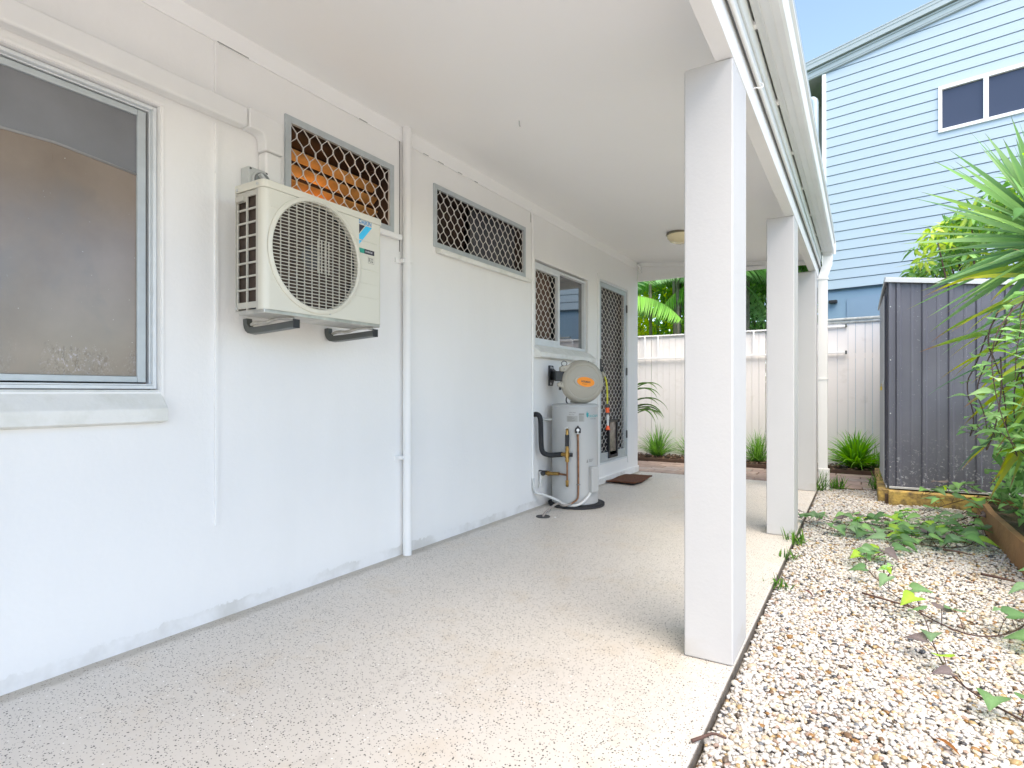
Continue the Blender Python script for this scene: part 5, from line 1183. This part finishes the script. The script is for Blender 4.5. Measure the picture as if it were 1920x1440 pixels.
# ------------------------------------------------------------------ trees beyond the fence
def palm(name, x, y, h, nf, Lf, label, pal, lean=(0, 0), droop=.9, rot=0.):
    r = empty(name, (x, y, 0), label, 'palm tree', 'palms beyond the fence')
    top = np.array((x+lean[0], y+lean[1], h)); b = MB()
    b.tube([(x, y, -.1), (x+lean[0]*.3, y+lean[1]*.3, h*.5), tuple(top)], [.055, .045, .04], 10, smooth=1); b.build('trunk', M['bark'], r, smooth=True)
    for i in range(nf):
        lv = Leaves(); a = rot+i*2.4; el = R(62)-i/nf*R(75); d = np.array((math.cos(a)*math.cos(el), math.sin(a)*math.cos(el), math.sin(el))); p = top.copy(); seg = 16; st = Lf/seg; pts = []; c = pick(pal, 1)[0]
        for s in range(seg+1):
            pts.append(p.copy()); p = p+d*st; d = d+np.array((0, 0, -1))*droop*st*(.5+s/seg); d /= np.linalg.norm(d)
        P = []; D = []; U = []; LL = []
        for s in range(2, seg*3):
            t = s/(seg*3); i0 = min(int(t*seg), seg-1); f = t*seg-i0; pp_ = pts[i0]*(1-f)+pts[i0+1]*f; tg = pts[i0+1]-pts[i0]; tg /= np.linalg.norm(tg); sd_ = np.cross(tg, (0, 0, 1)); sd_ /= np.linalg.norm(sd_)+1e-9; up_ = np.cross(sd_, tg)
            for sg in (-1, 1): P.append(pp_); D.append(sd_*sg+tg*.65-up_*.25+np.array((0, 0, -.35))+rng.normal(0, .05, 3)); U.append(up_); LL.append(Lf*.30*math.sin(math.pi*min(1, t*.85+.12))**.7)
        k = len(P); V, F, C = leaves_np(P, D, U, LL, np.full(k, .034), np.tile(c, (k, 1))*rng.uniform(.8, 1.2, (k, 1)), 'blade', .35, .22); lv.put(V, F, C)
        sv = []; sf = []
        for s, q in enumerate(pts): w_ = .012*(1-s/seg)+.003; sv += [q+np.array((w_, 0, 0)), q+np.array((0, 0, w_)), q+np.array((-w_, 0, 0)), q+np.array((0, 0, -w_))]
        for s in range(seg):
            for j in range(4): sf.append((s*4+j, s*4+(j+1) % 4, s*4+4+(j+1) % 4, s*4+4+j))
        lv.put(np.array(sv), np.array(sf), np.tile(np.array((.20, .28, .08)), (len(sv), 1))); lv.build('frond', M['leaf'], r)
PG = [(.14, .34, .08), (.20, .44, .10), (.10, .26, .07), (.26, .46, .22)]
palm('palm_tree', -1.75, 10.25, 2.75, 11, 1.7, 'palm with a big arching feathery frond beside the house corner', PG, droop=.75, rot=-.55)
palm('palm_tree', -.62, 11.2, 3.3, 11, 1.6, 'slim trunked palm left of the nearest pillar beyond the fence', PG, droop=.9, rot=.9)
palm('palm_tree', .25, 10.7, 3.1, 12, 1.5, 'palm directly behind the nearest pillar beyond the fence', PG, droop=1.1, rot=2.2)
palm('palm_tree', .62, 11.2, 3.6, 12, 1.35, 'palm seen between the nearest and middle pillars', [(.10, .28, .06), (.14, .34, .07)], droop=1.2, rot=.2)
palm('palm_tree', -2.6, 11.6, 3.4, 10, 1.7, 'darker palm standing farthest left beyond the fence', [(.04, .12, .03), (.06, .16, .03)], droop=.9, rot=1.3)
palm('palm_tree', -1.1, 9.45, 1.55, 8, .95, 'small palm with drooping browned tips leaning over the fence top', [(.11, .24, .06), (.16, .27, .08), (.14, .10, .06)], droop=2.6, rot=.4)
def tree(x, y, h, lumps, n, L0, L1, wr, pal, label, tr_=.05, shape='lance'):
    r = empty('leafy_tree', (x, y, 0), label, 'tree', 'leafy trees beyond the fence'); b = MB()
    b.tube([(x, y, -.1), (x+.05, y, h*.5), (x, y, h)], [tr_, tr_*.8, tr_*.4], 9, smooth=1)
    for c, rd in lumps[:7]: b.tube([(x+.03, y, h*.45), ((x+c[0])/2, (y+c[1])/2, (h*.6+c[2])/2), c], [tr_*.5, tr_*.35, .008], 6)
    b.build('trunk', M['bark'], r, smooth=True); leaf_cloud('crown', r, lumps, n, L0, L1, wr, pal, shape=shape)
def lumps_box(x0, x1, y0, y1, z0, z1, n, r0, r1): return [((rng.uniform(x0, x1), rng.uniform(y0, y1), rng.uniform(z0, z1)), (rng.uniform(r0, r1), rng.uniform(r0, r1), rng.uniform(r0, r1)*.8)) for _ in range(n)]
tree(-1.5, 12.6, 3.6, lumps_box(-2.8, -.2, 12.0, 13.4, 1.6, 4.8, 16, .45, .8), 5200, .10, .22, .38, [(.48, .62, .04), (.60, .66, .05), (.34, .54, .05)], 'bright yellow green tree glowing behind the palms left of the nearest pillar')
tree(-.3, 12.0, 3.8, lumps_box(-1.6, .6, 11.6, 12.6, 1.3, 4.8, 14, .4, .7), 5200, .08, .17, .40, [(.10, .26, .04), (.15, .34, .06), (.22, .44, .08)], 'mid green leafy tree between the two left palms', shape='lance')
tree(1.1, 12.4, 4.2, lumps_box(.1, 2.1, 11.6, 13.0, 1.4, 4.8, 20, .4, .8), 9500, .06, .14, .42, [(.07, .18, .04), (.11, .26, .06), (.20, .36, .14)], 'fine leaved tree seen between the nearest and middle pillars')
tree(-3.6, 13.5, 4.5, lumps_box(-5.5, -2.0, 12.8, 14.5, 1.2, 5.4, 16, .6, 1.0), 4200, .12, .24, .4, [(.07, .20, .04), (.10, .28, .05)], 'broad dark tree at the far left behind the house corner')
tree(.3, 15.0, 5, lumps_box(-3.5, 1.6, 14.4, 15.8, .8, 6, 30, .8, 1.3), 9000, .16, .30, .42, [(.07, .20, .04), (.10, .26, .05), (.18, .38, .07)], 'tall dense tree standing farthest back beyond the fence', .09)
for (x, y, lb) in ((-.95, 10.4, 'thin pale palm trunk near the fence, leftmost of the bare trunks'), (-.55, 10.55, 'thin dark bare trunk second from the house corner beyond the fence'), (-.42, 10.3, 'thin ringed trunk right against the nearest pillar edge'), (1.28, 10.6, 'pale slender bare trunk between the nearest and middle pillars')):
    b = MB(); b.tube([(x, y, -.1), (x+.03, y, 1.6), (x+.01, y, 3.4), (x-.25, y, 5.0)], [.035, .03, .028, .02], 9, smooth=1)
    r = empty('slender_tree', (x, y, 0), lb, 'tree', 'slender bare trunks beyond the fence'); b.build('trunk', M['bark'], r, smooth=True)
    leaf_cloud('crown', r, [((x-.30, y, 5.0), (.32, .32, .3))], 160, .15, .3, .3, [(.05, .14, .03), (.08, .2, .04)])

vine('ground_vine', [[(3.2, 3.5, .1), (3.12, 3.3, .06), (3.04, 3.1, .03), (3.0, 2.95, .02)]], 'leafy vine shoots spilling over the retaining board at the right edge', every=.05, leafL=(.08, .13), petiole=(.03, .08), pal=VD+VG, purple=.1, lime=.15)
